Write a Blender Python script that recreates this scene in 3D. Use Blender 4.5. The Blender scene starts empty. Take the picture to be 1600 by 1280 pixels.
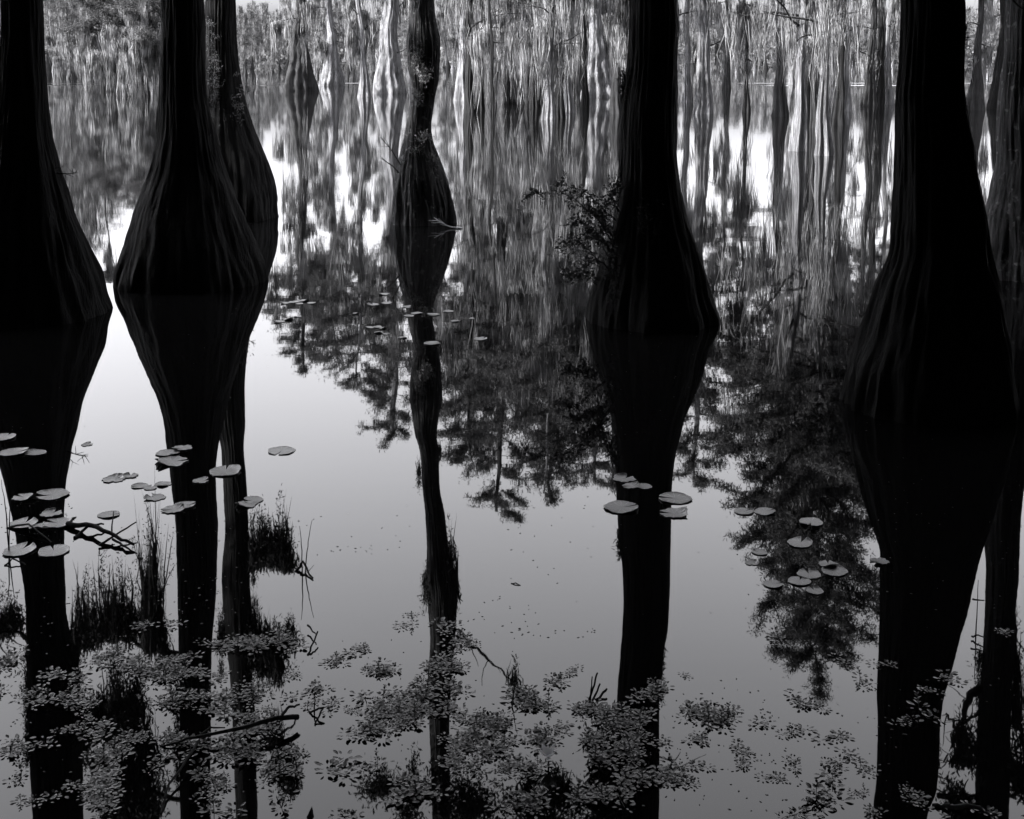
import bpy, math, random
import numpy as np
from mathutils import Vector, Matrix, noise

SC = bpy.context.scene
COL = SC.collection
R = math.radians
rng = np.random.default_rng(7)
random.seed(7)

# ------------------------------------------------------------------ camera
CH, F, PITCH = 2.2, 2000.0, R(6.0)
HOR = 85.0
PY0 = HOR + F*math.tan(PITCH)
cam = bpy.data.cameras.new('camera')
cam_o = bpy.data.objects.new('camera', cam); COL.objects.link(cam_o)
cam.sensor_width = 36.0; cam.sensor_fit = 'HORIZONTAL'
cam.lens = 36.0*F/1600.0
cam.shift_y = -(640.0-PY0)/1600.0
cam.clip_start = 0.1; cam.clip_end = 3000
cam_o.location = (0, 0, CH); cam_o.rotation_euler = (R(90)-PITCH, 0, 0)
SC.camera = cam_o

# ------------------------------------------------------------------ light
SUN_EL, SUN_AZ = R(36), R(-104)           # azimuth from +Y towards +X
S = Vector((math.cos(SUN_EL)*math.sin(SUN_AZ), math.cos(SUN_EL)*math.cos(SUN_AZ), math.sin(SUN_EL)))
w = bpy.data.worlds.new('World'); SC.world = w; w.use_nodes = True
nt = w.node_tree; bg = nt.nodes['Background']
sky = nt.nodes.new('ShaderNodeTexSky'); sky.sky_type = 'NISHITA'; sky.sun_disc = False
sky.sun_elevation = SUN_EL; sky.sun_rotation = SUN_AZ; sky.dust_density = 5.0
bw = nt.nodes.new('ShaderNodeSeparateColor')        # black-and-white film that sees mostly blue light
bw.name = 'film'; tint = nt.nodes.new('ShaderNodeMix'); tint.data_type = 'RGBA'; tint.blend_type = 'MULTIPLY'
tint.inputs[0].default_value = 1.0; tint.inputs[7].default_value = (0.985, 0.985, 1.03, 1)
nt.links.new(sky.outputs[0], bw.inputs[0]); nt.links.new(bw.outputs[2], tint.inputs[6]); nt.links.new(tint.outputs[2], bg.inputs[0])
bg.inputs[1].default_value = 0.15
sun = bpy.data.lights.new('sun', 'SUN'); sun.energy = 4.0; sun.angle = R(0.5); sun.color = (1.0, 0.99, 0.98)
sun_o = bpy.data.objects.new('sun', sun); COL.objects.link(sun_o); sun_o.rotation_euler = S.to_track_quat('Z', 'Y').to_euler()
SC.view_settings.view_transform = 'Standard'; SC.view_settings.look = 'None'
SC.view_settings.gamma = 1.0; SC.view_settings.exposure = 2.82
SC.cycles.caustics_reflective = False; SC.cycles.caustics_refractive = False
SC.cycles.max_bounces = 6; SC.cycles.diffuse_bounces = 2; SC.cycles.glossy_bounces = 3
SC.cycles.use_denoising = True

# ------------------------------------------------------------------ photograph geometry (pixels of the 1600x1280 photograph -> metres)
def ray(px, py):
    u = (px-800.0)/F; v = (PY0-py)/F
    return (u, math.cos(PITCH)+v*math.sin(PITCH), -math.sin(PITCH)+v*math.cos(PITCH))
def W(px, py):                      # point on the water
    d = ray(px, py); t = CH/(-d[2]); return Vector((d[0]*t, d[1]*t, 0))
def D(px, py, Y):                   # point seen directly, at distance Y
    d = ray(px, py); t = Y/d[1]; return (d[0]*t, CH+d[2]*t)
def RF(px, py, Y):                  # point seen mirrored in the water, at distance Y
    x, z = D(px, py, Y); return (x, -z)
def ppm(y): return (y-HOR)/CH       # photo pixels per metre at a waterline

# ------------------------------------------------------------------ materials
def new_mat(name):
    m = bpy.data.materials.new(name); m.use_nodes = True
    t = m.node_tree; p = t.nodes['Principled BSDF']; return m, t, p
def N(t, k, **kw):
    n = t.nodes.new(k)
    for a, b in kw.items(): setattr(n, a, b)
    return n
def ramp(t, src, stops):
    r = N(t, 'ShaderNodeValToRGB'); e = r.color_ramp.elements
    while len(e) < len(stops): e.new(0.5)
    for q, (pos, v) in zip(e, stops): q.position = pos; q.color = (v, v, v*1.02, 1)
    t.links.new(src, r.inputs[0]); return r
def bark(name, lo, hi, sx=9.0, sz=0.8, bump=0.6, dist=0.03, blotch=None):
    m, t, p = new_mat(name)
    tc = N(t, 'ShaderNodeTexCoord'); mp = N(t, 'ShaderNodeMapping'); mp.inputs['Scale'].default_value = (sx, sx, sz)
    t.links.new(tc.outputs['Object'], mp.inputs[0])
    n1 = N(t, 'ShaderNodeTexNoise'); n1.inputs['Scale'].default_value = 2.2; n1.inputs['Detail'].default_value = 7; n1.inputs['Roughness'].default_value = 0.68
    t.links.new(mp.outputs[0], n1.inputs['Vector'])
    r1 = ramp(t, n1.outputs[0], [(0.3, lo), (0.5, (lo+hi)/2), (0.72, hi)])
    n2 = N(t, 'ShaderNodeTexNoise'); n2.inputs['Scale'].default_value = 1.3; n2.inputs['Detail'].default_value = 5
    t.links.new(tc.outputs['Object'], n2.inputs['Vector'])
    r2 = ramp(t, n2.outputs[0], [(0.35, 0.55), (0.65, 1.0)])
    mx = N(t, 'ShaderNodeMix', data_type='RGBA', blend_type='MULTIPLY'); mx.inputs[0].default_value = 1
    t.links.new(r1.outputs[0], mx.inputs[6]); t.links.new(r2.outputs[0], mx.inputs[7])
    out = mx.outputs[2]
    if blotch:                          # pale lichen patches on the bark
        n3 = N(t, 'ShaderNodeTexNoise'); n3.inputs['Scale'].default_value = 14; n3.inputs['Detail'].default_value = 6
        t.links.new(tc.outputs['Object'], n3.inputs['Vector'])
        r3 = ramp(t, n3.outputs[0], [(0.60, 0.0), (0.68, 1.0)])
        m2 = N(t, 'ShaderNodeMix', data_type='RGBA'); t.links.new(r3.outputs[0], m2.inputs[0]); t.links.new(out, m2.inputs[6])
        m2.inputs[7].default_value = (blotch, blotch, blotch*1.02, 1); out = m2.outputs[2]
    t.links.new(out, p.inputs['Base Color'])
    b = N(t, 'ShaderNodeBump'); b.inputs['Strength'].default_value = bump; b.inputs['Distance'].default_value = dist
    t.links.new(n1.outputs[0], b.inputs['Height']); t.links.new(b.outputs[0], p.inputs['Normal'])
    p.inputs['Roughness'].default_value = 0.9; p.inputs['Specular IOR Level'].default_value = 0.15
    return m
def leafy(name, lo, hi, trans=0.3, scale=1.5, rough=0.6, spec=0.3, a=0.32, b=0.68):
    m, t, p = new_mat(name)
    tc = N(t, 'ShaderNodeTexCoord'); n1 = N(t, 'ShaderNodeTexNoise'); n1.inputs['Scale'].default_value = scale; n1.inputs['Detail'].default_value = 4
    t.links.new(tc.outputs['Object'], n1.inputs['Vector'])
    r1 = ramp(t, n1.outputs[0], [(a, lo), (b, hi)])
    t.links.new(r1.outputs[0], p.inputs['Base Color'])
    p.inputs['Roughness'].default_value = rough; p.inputs['Specular IOR Level'].default_value = spec
    if trans:
        tr = N(t, 'ShaderNodeBsdfTranslucent'); t.links.new(r1.outputs[0], tr.inputs[0])
        ms = N(t, 'ShaderNodeMixShader'); ms.inputs[0].default_value = trans
        t.links.new(p.outputs[0], ms.inputs[1]); t.links.new(tr.outputs[0], ms.inputs[2])
        t.links.new(ms.outputs[0], t.nodes['Material Output'].inputs[0])
    return m

M = {}
M['bark_dark'] = bark('shaded_wet_bark', 0.003, 0.013, 14, 1.1, 1.0, 0.04)  # darker than wet bark itself: canopy shade is put into the colour
M['bark_lit_lichen'] = bark('lit_bark_with_lichen', 0.005, 0.07, 14, 1.2, 1.0, 0.04, blotch=0.10)  # base tone raised to paint in sunlit bark, lichen patches on top
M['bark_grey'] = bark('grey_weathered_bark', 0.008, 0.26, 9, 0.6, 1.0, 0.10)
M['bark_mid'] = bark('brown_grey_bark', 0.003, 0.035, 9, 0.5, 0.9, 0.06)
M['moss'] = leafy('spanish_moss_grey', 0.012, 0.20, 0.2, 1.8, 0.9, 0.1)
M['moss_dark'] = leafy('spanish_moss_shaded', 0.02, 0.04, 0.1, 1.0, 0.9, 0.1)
M['leaf'] = leafy('cypress_foliage', 0.015, 0.065, 0.3, 0.7, 0.8, 0.1)
M['leaf_far'] = leafy('far_foliage', 0.025, 0.13, 0.3, 0.25, 0.9, 0.1)
M['leaf_dark'] = leafy('dense_canopy_leaf', 0.02, 0.04, 0.0, 0.7, 0.8, 0.1)
M['shrub_leaf'] = leafy('glossy_shrub_leaf', 0.02, 0.05, 0.1, 6.0, 0.45, 0.4)
M['prim_leaf'] = leafy('water_primrose_leaf', 0.002, 0.038, 0.05, 34.0, 0.36, 0.4, 0.44, 0.60)
M['twig'] = bark('dead_twig', 0.02, 0.07, 30, 10, 0.3, 0.005)
M['twig_pale'] = bark('pale_dead_twig', 0.15, 0.35, 30, 10, 0.3, 0.005)
M['petal'] = leafy('white_petal', 0.7, 0.85, 0.2, 20, 0.5, 0.3)

def pad_mat():
    m, t, p = new_mat('lily_pad_surface')
    tc = N(t, 'ShaderNodeTexCoord')
    sp = N(t, 'ShaderNodeSeparateXYZ'); t.links.new(tc.outputs['Object'], sp.inputs[0])
    at = N(t, 'ShaderNodeMath', operation='ARCTAN2'); t.links.new(sp.outputs[1], at.inputs[0]); t.links.new(sp.outputs[0], at.inputs[1])
    ml = N(t, 'ShaderNodeMath', operation='MULTIPLY'); ml.inputs[1].default_value = 13; t.links.new(at.outputs[0], ml.inputs[0])
    sn = N(t, 'ShaderNodeMath', operation='SINE'); t.links.new(ml.outputs[0], sn.inputs[0])
    vein = ramp(t, sn.outputs[0], [(0.86, 0.0), (0.99, 1.0)])
    n1 = N(t, 'ShaderNodeTexNoise'); n1.inputs['Scale'].default_value = 18; n1.inputs['Detail'].default_value = 6
    t.links.new(tc.outputs['Object'], n1.inputs['Vector'])
    r1 = ramp(t, n1.outputs[0], [(0.3, 0.015), (0.5, 0.065), (0.75, 0.12)])
    mx = N(t, 'ShaderNodeMix', data_type='RGBA'); t.links.new(vein.outputs[0], mx.inputs[0]); t.links.new(r1.outputs[0], mx.inputs[6])
    mx.inputs[7].default_value = (0.17, 0.17, 0.175, 1)
    t.links.new(mx.outputs[2], p.inputs['Base Color']); p.inputs['Roughness'].default_value = 0.33
    p.inputs['Specular IOR Level'].default_value = 0.6
    b = N(t, 'ShaderNodeBump'); b.inputs['Strength'].default_value = 0.3; b.inputs['Distance'].default_value = 0.004
    t.links.new(n1.outputs[0], b.inputs['Height']); t.links.new(b.outputs[0], p.inputs['Normal'])
    return m
M['pad'] = pad_mat()

def water_mat():
    m, t, p = new_mat('still_dark_water')
    p.inputs['Base Color'].default_value = (0.003, 0.003, 0.0031, 1)
    p.inputs['IOR'].default_value = 1.333
    tc = N(t, 'ShaderNodeTexCoord'); L = t.links.new
    # calm near the camera, a breath of wind farther out, in patches
    sp = N(t, 'ShaderNodeSeparateXYZ'); L(tc.outputs['Object'], sp.inputs[0])
    far = N(t, 'ShaderNodeMapRange'); L(sp.outputs[1], far.inputs[0])
    far.inputs[1].default_value = 5; far.inputs[2].default_value = 26; far.inputs[3].default_value = 0.012; far.inputs[4].default_value = 0.033
    L(far.outputs[0], p.inputs['Roughness'])
    mp = N(t, 'ShaderNodeMapping'); mp.inputs['Scale'].default_value = (0.5, 1.6, 1); L(tc.outputs['Object'], mp.inputs[0])
    n1 = N(t, 'ShaderNodeTexNoise'); n1.inputs['Scale'].default_value = 1.6; n1.inputs['Detail'].default_value = 3; L(mp.outputs[0], n1.inputs['Vector'])
    b = N(t, 'ShaderNodeBump'); b.inputs['Strength'].default_value = 1.0; b.inputs['Distance'].default_value = 0.0003
    L(n1.outputs[0], b.inputs['Height'])
    # narrow wakes crossing the open water
    h = None
    for (yc, wd) in ((92.0, 1.1), (99.0, 0.8)):
        a = N(t, 'ShaderNodeMath', operation='SUBTRACT'); L(sp.outputs[1], a.inputs[0]); a.inputs[1].default_value = yc
        q = N(t, 'ShaderNodeMath', operation='DIVIDE'); L(a.outputs[0], q.inputs[0]); q.inputs[1].default_value = wd
        s2 = N(t, 'ShaderNodeMath', operation='MULTIPLY'); L(q.outputs[0], s2.inputs[0]); L(q.outputs[0], s2.inputs[1])
        ng = N(t, 'ShaderNodeMath', operation='MULTIPLY'); L(s2.outputs[0], ng.inputs[0]); ng.inputs[1].default_value = -1
        e = N(t, 'ShaderNodeMath', operation='EXPONENT'); L(ng.outputs[0], e.inputs[0])
        k = N(t, 'ShaderNodeMath', operation='MULTIPLY'); L(e.outputs[0], k.inputs[0]); k.inputs[1].default_value = wd*(0.03 if yc < 50 else 0.10)
        if h is None: h = k
        else:
            s = N(t, 'ShaderNodeMath', operation='ADD'); L(h.outputs[0], s.inputs[0]); L(k.outputs[0], s.inputs[1]); h = s
    mw = N(t, 'ShaderNodeMapping'); mw.inputs['Scale'].default_value = (0.09, 0.02, 1); L(tc.outputs['Object'], mw.inputs[0])
    nw = N(t, 'ShaderNodeTexNoise'); nw.inputs['Scale'].default_value = 1.0; nw.inputs['Detail'].default_value = 2; L(mw.outputs[0], nw.inputs['Vector'])
    rw = ramp(t, nw.outputs[0], [(0.45, 0.0), (0.55, 1.0)])
    hh = N(t, 'ShaderNodeMath', operation='MULTIPLY'); L(h.outputs[0], hh.inputs[0]); L(rw.outputs[0], hh.inputs[1])
    b2 = N(t, 'ShaderNodeBump'); b2.inputs['Strength'].default_value = 1.0; b2.inputs['Distance'].default_value = 1.0
    L(hh.outputs[0], b2.inputs['Height']); L(b.outputs[0], b2.inputs['Normal']); L(b2.outputs[0], p.inputs['Normal'])
    return m
M['water'] = water_mat()
M['mud'] = bark('swamp_mud', 0.02, 0.06, 0.5, 0.5, 0.3, 0.05)

# ------------------------------------------------------------------ mesh building
class MB:
    def __init__(self): self.v = []; self.f = []; self.m = []; self.n = 0
    def add(self, v, f, mat=0):
        v = np.asarray(v, dtype=np.float64).reshape(-1, 3); f = np.asarray(f, dtype=np.int64).reshape(-1, 4)
        self.v.append(v); self.f.append(f+self.n); self.m.append(np.full(len(f), mat)); self.n += len(v)
    def build(self, name, mats, parent=None, smooth=False, origin=None):
        me = bpy.data.meshes.new(name)
        v = np.concatenate(self.v); f = np.concatenate(self.f); mi = np.concatenate(self.m)
        if origin is not None: v = v-np.array(origin)
        me.vertices.add(len(v)); me.vertices.foreach_set('co', v.astype(np.float32).ravel())
        me.loops.add(len(f)*4); me.loops.foreach_set('vertex_index', f.astype(np.int32).ravel())
        me.polygons.add(len(f)); me.polygons.foreach_set('loop_start', np.arange(0, len(f)*4, 4, dtype=np.int32))
        for k in (mats if isinstance(mats, (list, tuple)) else [mats]): me.materials.append(M[k])
        me.polygons.foreach_set('material_index', mi.astype(np.int32))
        me.update(calc_edges=True)
        if smooth: me.polygons.foreach_set('use_smooth', np.ones(len(f), dtype=bool))
        o = bpy.data.objects.new(name, me); COL.objects.link(o)
        if parent: o.parent = parent
        return o

def tag(o, label=None, cat=None, group=None, kind=None):
    if label: o['label'] = label
    if cat: o['category'] = cat
    if group: o['group'] = group
    if kind: o['kind'] = kind
    return o
def empty(name, loc, label, cat, group=None):
    o = bpy.data.objects.new(name, None); COL.objects.link(o); o.location = loc
    o.empty_display_size = 0.1
    return tag(o, label, cat, group)
def copy_tree(src, loc, rz=0, sc=1.0, label=None, group=None, rot=None):
    r = src.copy(); COL.objects.link(r); r.location = loc
    r.rotation_euler = rot if rot else (0, 0, rz)
    r.scale = sc if isinstance(sc, tuple) else (sc, sc, sc)
    if label: r['label'] = label
    if group: r['group'] = group
    for ch in list(src.children):
        c = ch.copy(); COL.objects.link(c); c.parent = r
    return r

def tube(mb, pts, rad, n=6, mat=0):
    pts = np.asarray(pts, float); k = len(pts); rad = np.asarray(rad, float)
    tg = np.gradient(pts, axis=0); tg /= np.linalg.norm(tg, axis=1, keepdims=True)+1e-9
    up = np.array([0.13, 0.21, 1.0]) if abs(tg[0][2]) < 0.8 else np.array([1.0, 0.1, 0.05])
    a = np.cross(tg, up); a /= np.linalg.norm(a, axis=1, keepdims=True)+1e-9; b = np.cross(tg, a)
    th = np.linspace(0, 2*np.pi, n, endpoint=False)
    ring = pts[:, None, :]+rad[:, None, None]*(np.cos(th)[None, :, None]*a[:, None, :]+np.sin(th)[None, :, None]*b[:, None, :])
    i = np.arange(k-1)[:, None]*n; j = np.arange(n)[None, :]; j2 = (j+1) % n
    f = np.stack([i+j, i+j2, i+n+j2, i+n+j], axis=-1).reshape(-1, 4)
    mb.add(ring.reshape(-1, 3), f, mat)

def runit(n):
    a = rng.normal(size=(n, 3)); return a/(np.linalg.norm(a, axis=1, keepdims=True)+1e-9)
def leaves(mb, P, L, Wd, mat=0, flat=0.0, droop=0.0):
    P = np.asarray(P); n = len(P)
    a = runit(n); a[:, 2] *= (1-flat); a[:, 2] -= droop; a /= np.linalg.norm(a, axis=1, keepdims=True)
    b = np.cross(a, runit(n)); b /= np.linalg.norm(b, axis=1, keepdims=True)+1e-9
    l = (L*rng.uniform(0.5, 1.3, n))[:, None]; w_ = (Wd*rng.uniform(0.6, 1.3, n))[:, None]
    v = np.stack([P, P+a*l*.45+b*w_*.5, P+a*l, P+a*l*.45-b*w_*.5], axis=1).reshape(-1, 3)
    mb.add(v, np.arange(4*n).reshape(-1, 4), mat)
def moss(mb, P, length, width, per=18, spread=0.16, mat=0):
    """hanging beards: many tapering strands drop from around each point"""
    P = np.repeat(np.asarray(P), per, axis=0); n = len(P)
    ln = np.repeat(np.asarray(length)*np.ones(n//per), per)*rng.beta(2, 2.2, n)*1.3
    off = rng.normal(size=(n, 3))*spread; off[:, 2] *= 0.7
    p0 = P+off; w0 = width*rng.uniform(0.5, 1.4, n)
    th = rng.uniform(0, np.pi, n); side = np.stack([np.cos(th), np.sin(th), 0*th], axis=1)
    sway = rng.normal(size=(n, 3))*0.05; sway[:, 2] = 0
    segs = []
    for k, (t, wt) in enumerate(((0, .55), (.3, 1.0), (.65, .75), (1, .06))):
        c = p0+np.array([0, 0, -1.0])*(ln*t)[:, None]+sway*(t*ln)[:, None]-off*[1, 1, 0]*(0.55*t)
        c = c+rng.normal(size=(n, 3))*[0.022, 0.022, 0]*(.6+ln[:, None])*(t > 0)
        segs += [c-side*(w0*wt/2)[:, None], c+side*(w0*wt/2)[:, None]]
    v = np.stack(segs, axis=1); base = (np.arange(n)*8)[:, None]
    f = np.concatenate([base+np.array([2*k, 2*k+1, 2*k+3, 2*k+2]) for k in range(3)])
    mb.add(v.reshape(-1, 3), f, mat)

# ------------------------------------------------------------------ trunks
def smooth_interp(z, zs, vs):
    zs = np.asarray(zs, float); vs = np.asarray(vs, float)
    m = np.gradient(vs, zs)
    d = np.diff(vs)/np.diff(zs)
    for i in range(len(d)):                       # keep it monotone between knots
        for j in (i, i+1):
            if d[i] == 0 or m[j]/d[i] < 0: m[j] = 0
            else: m[j] = np.sign(d[i])*min(abs(m[j]), 2.6*abs(d[i]))
    i = np.clip(np.searchsorted(zs, z)-1, 0, len(zs)-2); hh = zs[i+1]-zs[i]; t = np.clip((z-zs[i])/hh, 0, 1)
    return (2*t**3-3*t**2+1)*vs[i]+(t**3-2*t**2+t)*hh*m[i]+(-2*t**3+3*t**2)*vs[i+1]+(t**3-t**2)*hh*m[i+1]

def trunk_rings(mb, zz, cx, cy, rx, ry, flute, seed, n=96, fine=0.012, k=8):
    n = 176 if n == 96 else n
    th = np.linspace(0, 2*np.pi, n, endpoint=False)
    V = []
    ph = random.Random(seed).uniform(0, 6.28)
    jig = [random.Random(seed*7+i).uniform(-.25, .25) for i in range(k)]
    for i, z in enumerate(zz):
        tw = 0.12*math.sin(z*0.8+seed)+ph
        lob = np.zeros(n)
        for q in range(k):
            c = 2*np.pi*q/k+tw+jig[q]*1.2
            dlt = np.angle(np.exp(1j*(th-c)))
            lob = np.maximum(lob, np.exp(-(dlt/(2.1/k))**2)*(1+0.35*math.sin(q*2.4+seed)))
        r = 1-flute[i]*(1-lob)
        nz = np.array([noise.noise(Vector((math.cos(a)*9, math.sin(a)*9, z*1.5+seed*3))) for a in th])
        n2 = np.array([noise.noise(Vector((math.cos(a)*2, math.sin(a)*2, z*2.2+seed*5))) for a in th])
        n3 = np.array([noise.noise(Vector((math.cos(a)*26, math.sin(a)*26, z*4.5+seed*9))) for a in th])
        r = r+nz*fine*3.0+n2*fine*2.0+n3*fine*1.2
        x = np.cos(th)*r; y = np.sin(th)*r
        x = np.where(x > 0, x/x.max(), x/-x.min())
        V.append(np.stack([cx[i]+x*rx[i], cy[i]+y*ry[i], np.full(n, z)], axis=1))
    V = np.array(V); kk = len(zz)
    a = np.arange(kk-1)[:, None]*n; j = np.arange(n)[None, :]; j2 = (j+1) % n
    f = np.stack([a+j, a+j2, a+n+j2, a+n+j], axis=-1).reshape(-1, 4)
    mb.add(V.reshape(-1, 3), f)

def big_trunk(name, Y, direct, refl, seed, top, root, mat='bark_dark', k=8, depth=0.9, fl=0.05, fine=0.024):
    """trunk whose outline follows the photographed one; direct/refl rows are (py, xl, xr)"""
    rows = []
    for (py, a, b) in direct:
        rows.append((D(a, py, Y)[1], D(a, py, Y)[0], D(b, py, Y)[0]))
    ztop = max(q[0] for q in rows)
    for (py, a, b) in refl:
        if RF(a, py, Y)[1] < ztop+0.12: continue
        rows.append((RF(a, py, Y)[1], RF(a, py, Y)[0], RF(b, py, Y)[0]))
    rows.sort()
    out = [rows[0]]
    for r_ in rows[1:]:
        if r_[0]-out[-1][0] > 0.05: out.append(r_)
    z = [r_[0] for r_ in out]; xl = [r_[1] for r_ in out]; xr = [r_[2] for r_ in out]
    zt, wt = z[-1], xr[-1]-xl[-1]; cx = (xr[-1]+xl[-1])/2
    z += [zt+3, top]; c2 = cx+(top-zt)*0.01; w2 = wt*0.9; w3 = wt*0.4
    xl += [cx-w2/2, c2-w3/2]; xr += [cx+w2/2, c2+w3/2]
    z = [-0.5]+z if z[0] > -0.4 else z
    if len(z) > len(xl): xl = [xl[0]-0.02]+xl; xr = [xr[0]+0.02]+xr
    zz = np.concatenate([np.arange(-0.5, 6, 0.045), np.arange(6, top, 0.3)])
    L_ = smooth_interp(zz, z, xl); Rr = smooth_interp(zz, z, xr)
    rx = (Rr-L_)/2; cxx = (Rr+L_)/2
    flute = np.clip(fl*(rx/rx.max())**1.5+0.03, 0, 0.3)
    mb = MB(); trunk_rings(mb, zz, cxx, np.full(len(zz), Y), rx, rx*depth, flute, seed, k=k, fine=fine)
    o = mb.build('trunk', mat, root, smooth=True, origin=root.location)
    return zz, cxx, rx

def limb_pts(p0, dirv, length, n=7, wob=0.10, rise=0.0):
    pts = [np.array(p0, float)]; d = np.array(dirv, float); d /= np.linalg.norm(d)
    for i in range(n-1):
        d = d+rng.normal(size=3)*wob+np.array([0, 0, rise]); d /= np.linalg.norm(d)
        pts.append(pts[-1]+d*length/(n-1))
    return np.array(pts)

def crown_of(root, x0, y0, z0, z1, rad, limbs, leafL, leafW, per, mat=('bark_dark', 'leaf_dark'), shape=0.6, droop=0.0, subs=6, lr=0.05, spread=0.3, build=True, mb=None):
    """limbs leaving the trunk between z0 and z1, foliage sprays along their side twigs"""
    mb = mb or MB(); tips = []; low = []
    for i in range(limbs):
        t = (i+rng.uniform(0, 1))/limbs; z = z0+(z1-z0)*t
        a = rng.uniform(0, 2*np.pi) if limbs < 5 else i*2.4+rng.uniform(-.4, .4)
        ln = rad*(1-shape*t)*rng.uniform(0.65, 1.15)
        p = limb_pts((x0, y0, z), (math.cos(a), math.sin(a), 0.15+0.3*t), ln, 7, 0.13, -droop)
        tube(mb, p, np.linspace(lr*(1-.5*t), 0.012, 7), 5, 0); low.append(p)
        for s_ in range(subs):
            q = p[1+s_ % 6]+(p[min(6, 2+s_ % 6)]-p[1+s_ % 6])*rng.uniform(0, 1)
            dv = (p[-1]-p[0])/ln+rng.normal(size=3)*0.8; sl = ln*rng.uniform(0.15, 0.42)
            sp = limb_pts(q, dv, sl, 5, 0.2, 0.0)
            tube(mb, sp, np.linspace(0.018, 0.006, 5), 3, 0); tips.append(np.repeat(sp, max(1, int(round(3*ln/rad))), axis=0))
        tips.append(np.repeat(p[3:], max(1, int(round(3*ln/rad))), axis=0))
    T = np.concatenate(tips)
    per = max(1, int(round(per/2.2)))
    P = np.repeat(T, per, axis=0)+rng.normal(size=(len(T)*per, 3))*[spread, spread, spread*0.5]
    leaves(mb, P, leafL, leafW, 1, 0.3, 0.15)
    o = mb.build('crown', list(mat), root, origin=root.location) if build else None
    return o, np.concatenate(low), T

# ------------------------------------------------------------------ setting
mb = MB(); g = 900
mb.add([(-g, -g, 0), (g, -g, 0), (g, g, 0), (-g, g, 0)], [(0, 1, 2, 3)])
wtr = tag(mb.build('water', 'water'), 'still dark swamp water mirroring trunks and sky', 'water', kind='structure')
mb = MB(); nx, ny = 60, 90
xs = np.linspace(-900, 900, nx); ys = np.linspace(-900, 900, ny)
gv = []
for y in ys:
    for x in xs:
        t = min(1, max(0, (y-205-6*math.sin(x*0.05))/30.0))
        gv.append((x, y, -0.7+t*1.1+0.1*noise.noise(Vector((x*.05, y*.05, 0)))))
ii = np.arange(nx-1); gf = []
for j in range(ny-1):
    for i in range(nx-1): gf.append((j*nx+i, j*nx+i+1, (j+1)*nx+i+1, (j+1)*nx+i))
mb.add(gv, gf)
tag(mb.build('swamp_bed', 'mud', smooth=True), 'mud bed rising to the far bank', 'ground', kind='structure')

# ------------------------------------------------------------------ foreground trees
def root_at(name, px, py, label, cat='tree', group=None):
    p = W(px, py); return empty(name, p, label, cat, group)

FT = 'swollen cypress trunks in the foreground'
# 1, far left
r1 = root_at('cypress_tree', 35, 490, 'broad dark trunk cut off by the left edge of the picture, swollen at the waterline', group=FT); Y1 = r1.location.y
t1 = big_trunk('trunk', Y1,
    [(0, 2, 65), (100, -2, 70), (200, -12, 78), (260, -22, 90), (330, -45, 110), (400, -68, 137), (450, -82, 155), (488, -90, 165)],
    [(780, 20, 100), (860, 28, 103), (960, 42, 112), (1060, 44, 122), (1160, 47, 126), (1270, 52, 128)], 3, 15, r1)
# 2a front, 2b behind
r2 = root_at('cypress_tree', 296, 440, 'wide black trunk with a broad flared base, left of the two that merge', group=FT); Y2 = r2.location.y
t2 = big_trunk('trunk', Y2,
    [(0, 252, 318), (100, 250, 320), (160, 248, 326), (200, 245, 334), (250, 238, 346), (300, 220, 362), (340, 203, 380), (380, 190, 398), (436, 174, 417)],
    [(700, 265, 334), (760, 275, 333), (860, 276, 335), (960, 278, 334), (1060, 280, 329), (1160, 281, 329), (1270, 282, 328)], 5, 15, r2, k=9)
r2b = root_at('cypress_tree', 350, 340, 'dark trunk bulging to the right, partly sunlit above, just behind the wide black one', group=FT); Y2b = r2b.location.y
t2b = big_trunk('trunk', Y2b,
    [(0, 322, 368), (60, 320, 370), (130, 316, 378), (200, 304, 395), (250, 290, 415), (300, 276, 430), (338, 270, 434)],
    [(560, 336, 381), (700, 346, 381), (740, 348, 384), (820, 352, 388), (900, 347, 390), (960, 350, 393), (1060, 360, 394), (1140, 364, 400), (1270, 368, 402)], 8, 16, r2b)
# 3 slim
r3 = root_at('cypress_tree', 662, 348, 'slim twisted trunk with a pear-shaped base and tufts of lichen, alone in the middle', group=FT); Y3 = r3.location.y
t3 = big_trunk('trunk', Y3,
    [(0, 644, 678), (35, 639, 682), (65, 635, 688), (100, 637, 687), (128, 641, 685), (150, 643, 680), (172, 638, 677), (198, 634, 674), (222, 629, 677), (245, 623, 686), (275, 618, 697), (310, 613, 707), (346, 610, 714)],
    [(600, 641, 689), (640, 648, 686), (700, 655, 685), (760, 660, 687), (800, 664, 694), (860, 667, 702), (900, 666, 710), (940, 668, 714), (1000, 672, 711), (1060, 669, 706), (1150, 671, 702), (1270, 675, 704)],
    11, 15, r3, 'bark_lit_lichen', k=7, fl=0.16, fine=0.045)
# 4
r4 = root_at('cypress_tree', 1022, 500, 'straight black trunk with a diamond-shaped reflection and leafy sprigs on its left', group=FT); Y4 = r4.location.y
t4 = big_trunk('trunk', Y4,
    [(0, 983, 1057), (100, 979, 1058), (160, 972, 1058), (230, 968, 1058), (290, 965, 1064), (330, 960, 1072), (367, 952, 1083), (410, 938, 1100), (455, 924, 1113), (498, 915, 1126)],
    [(790, 975, 1040), (850, 972, 1035), (900, 971, 1034), (960, 968, 1034), (1060, 966, 1031), (1105, 964, 1030), (1270, 962, 1030)], 14, 14, r4, k=9)
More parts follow.
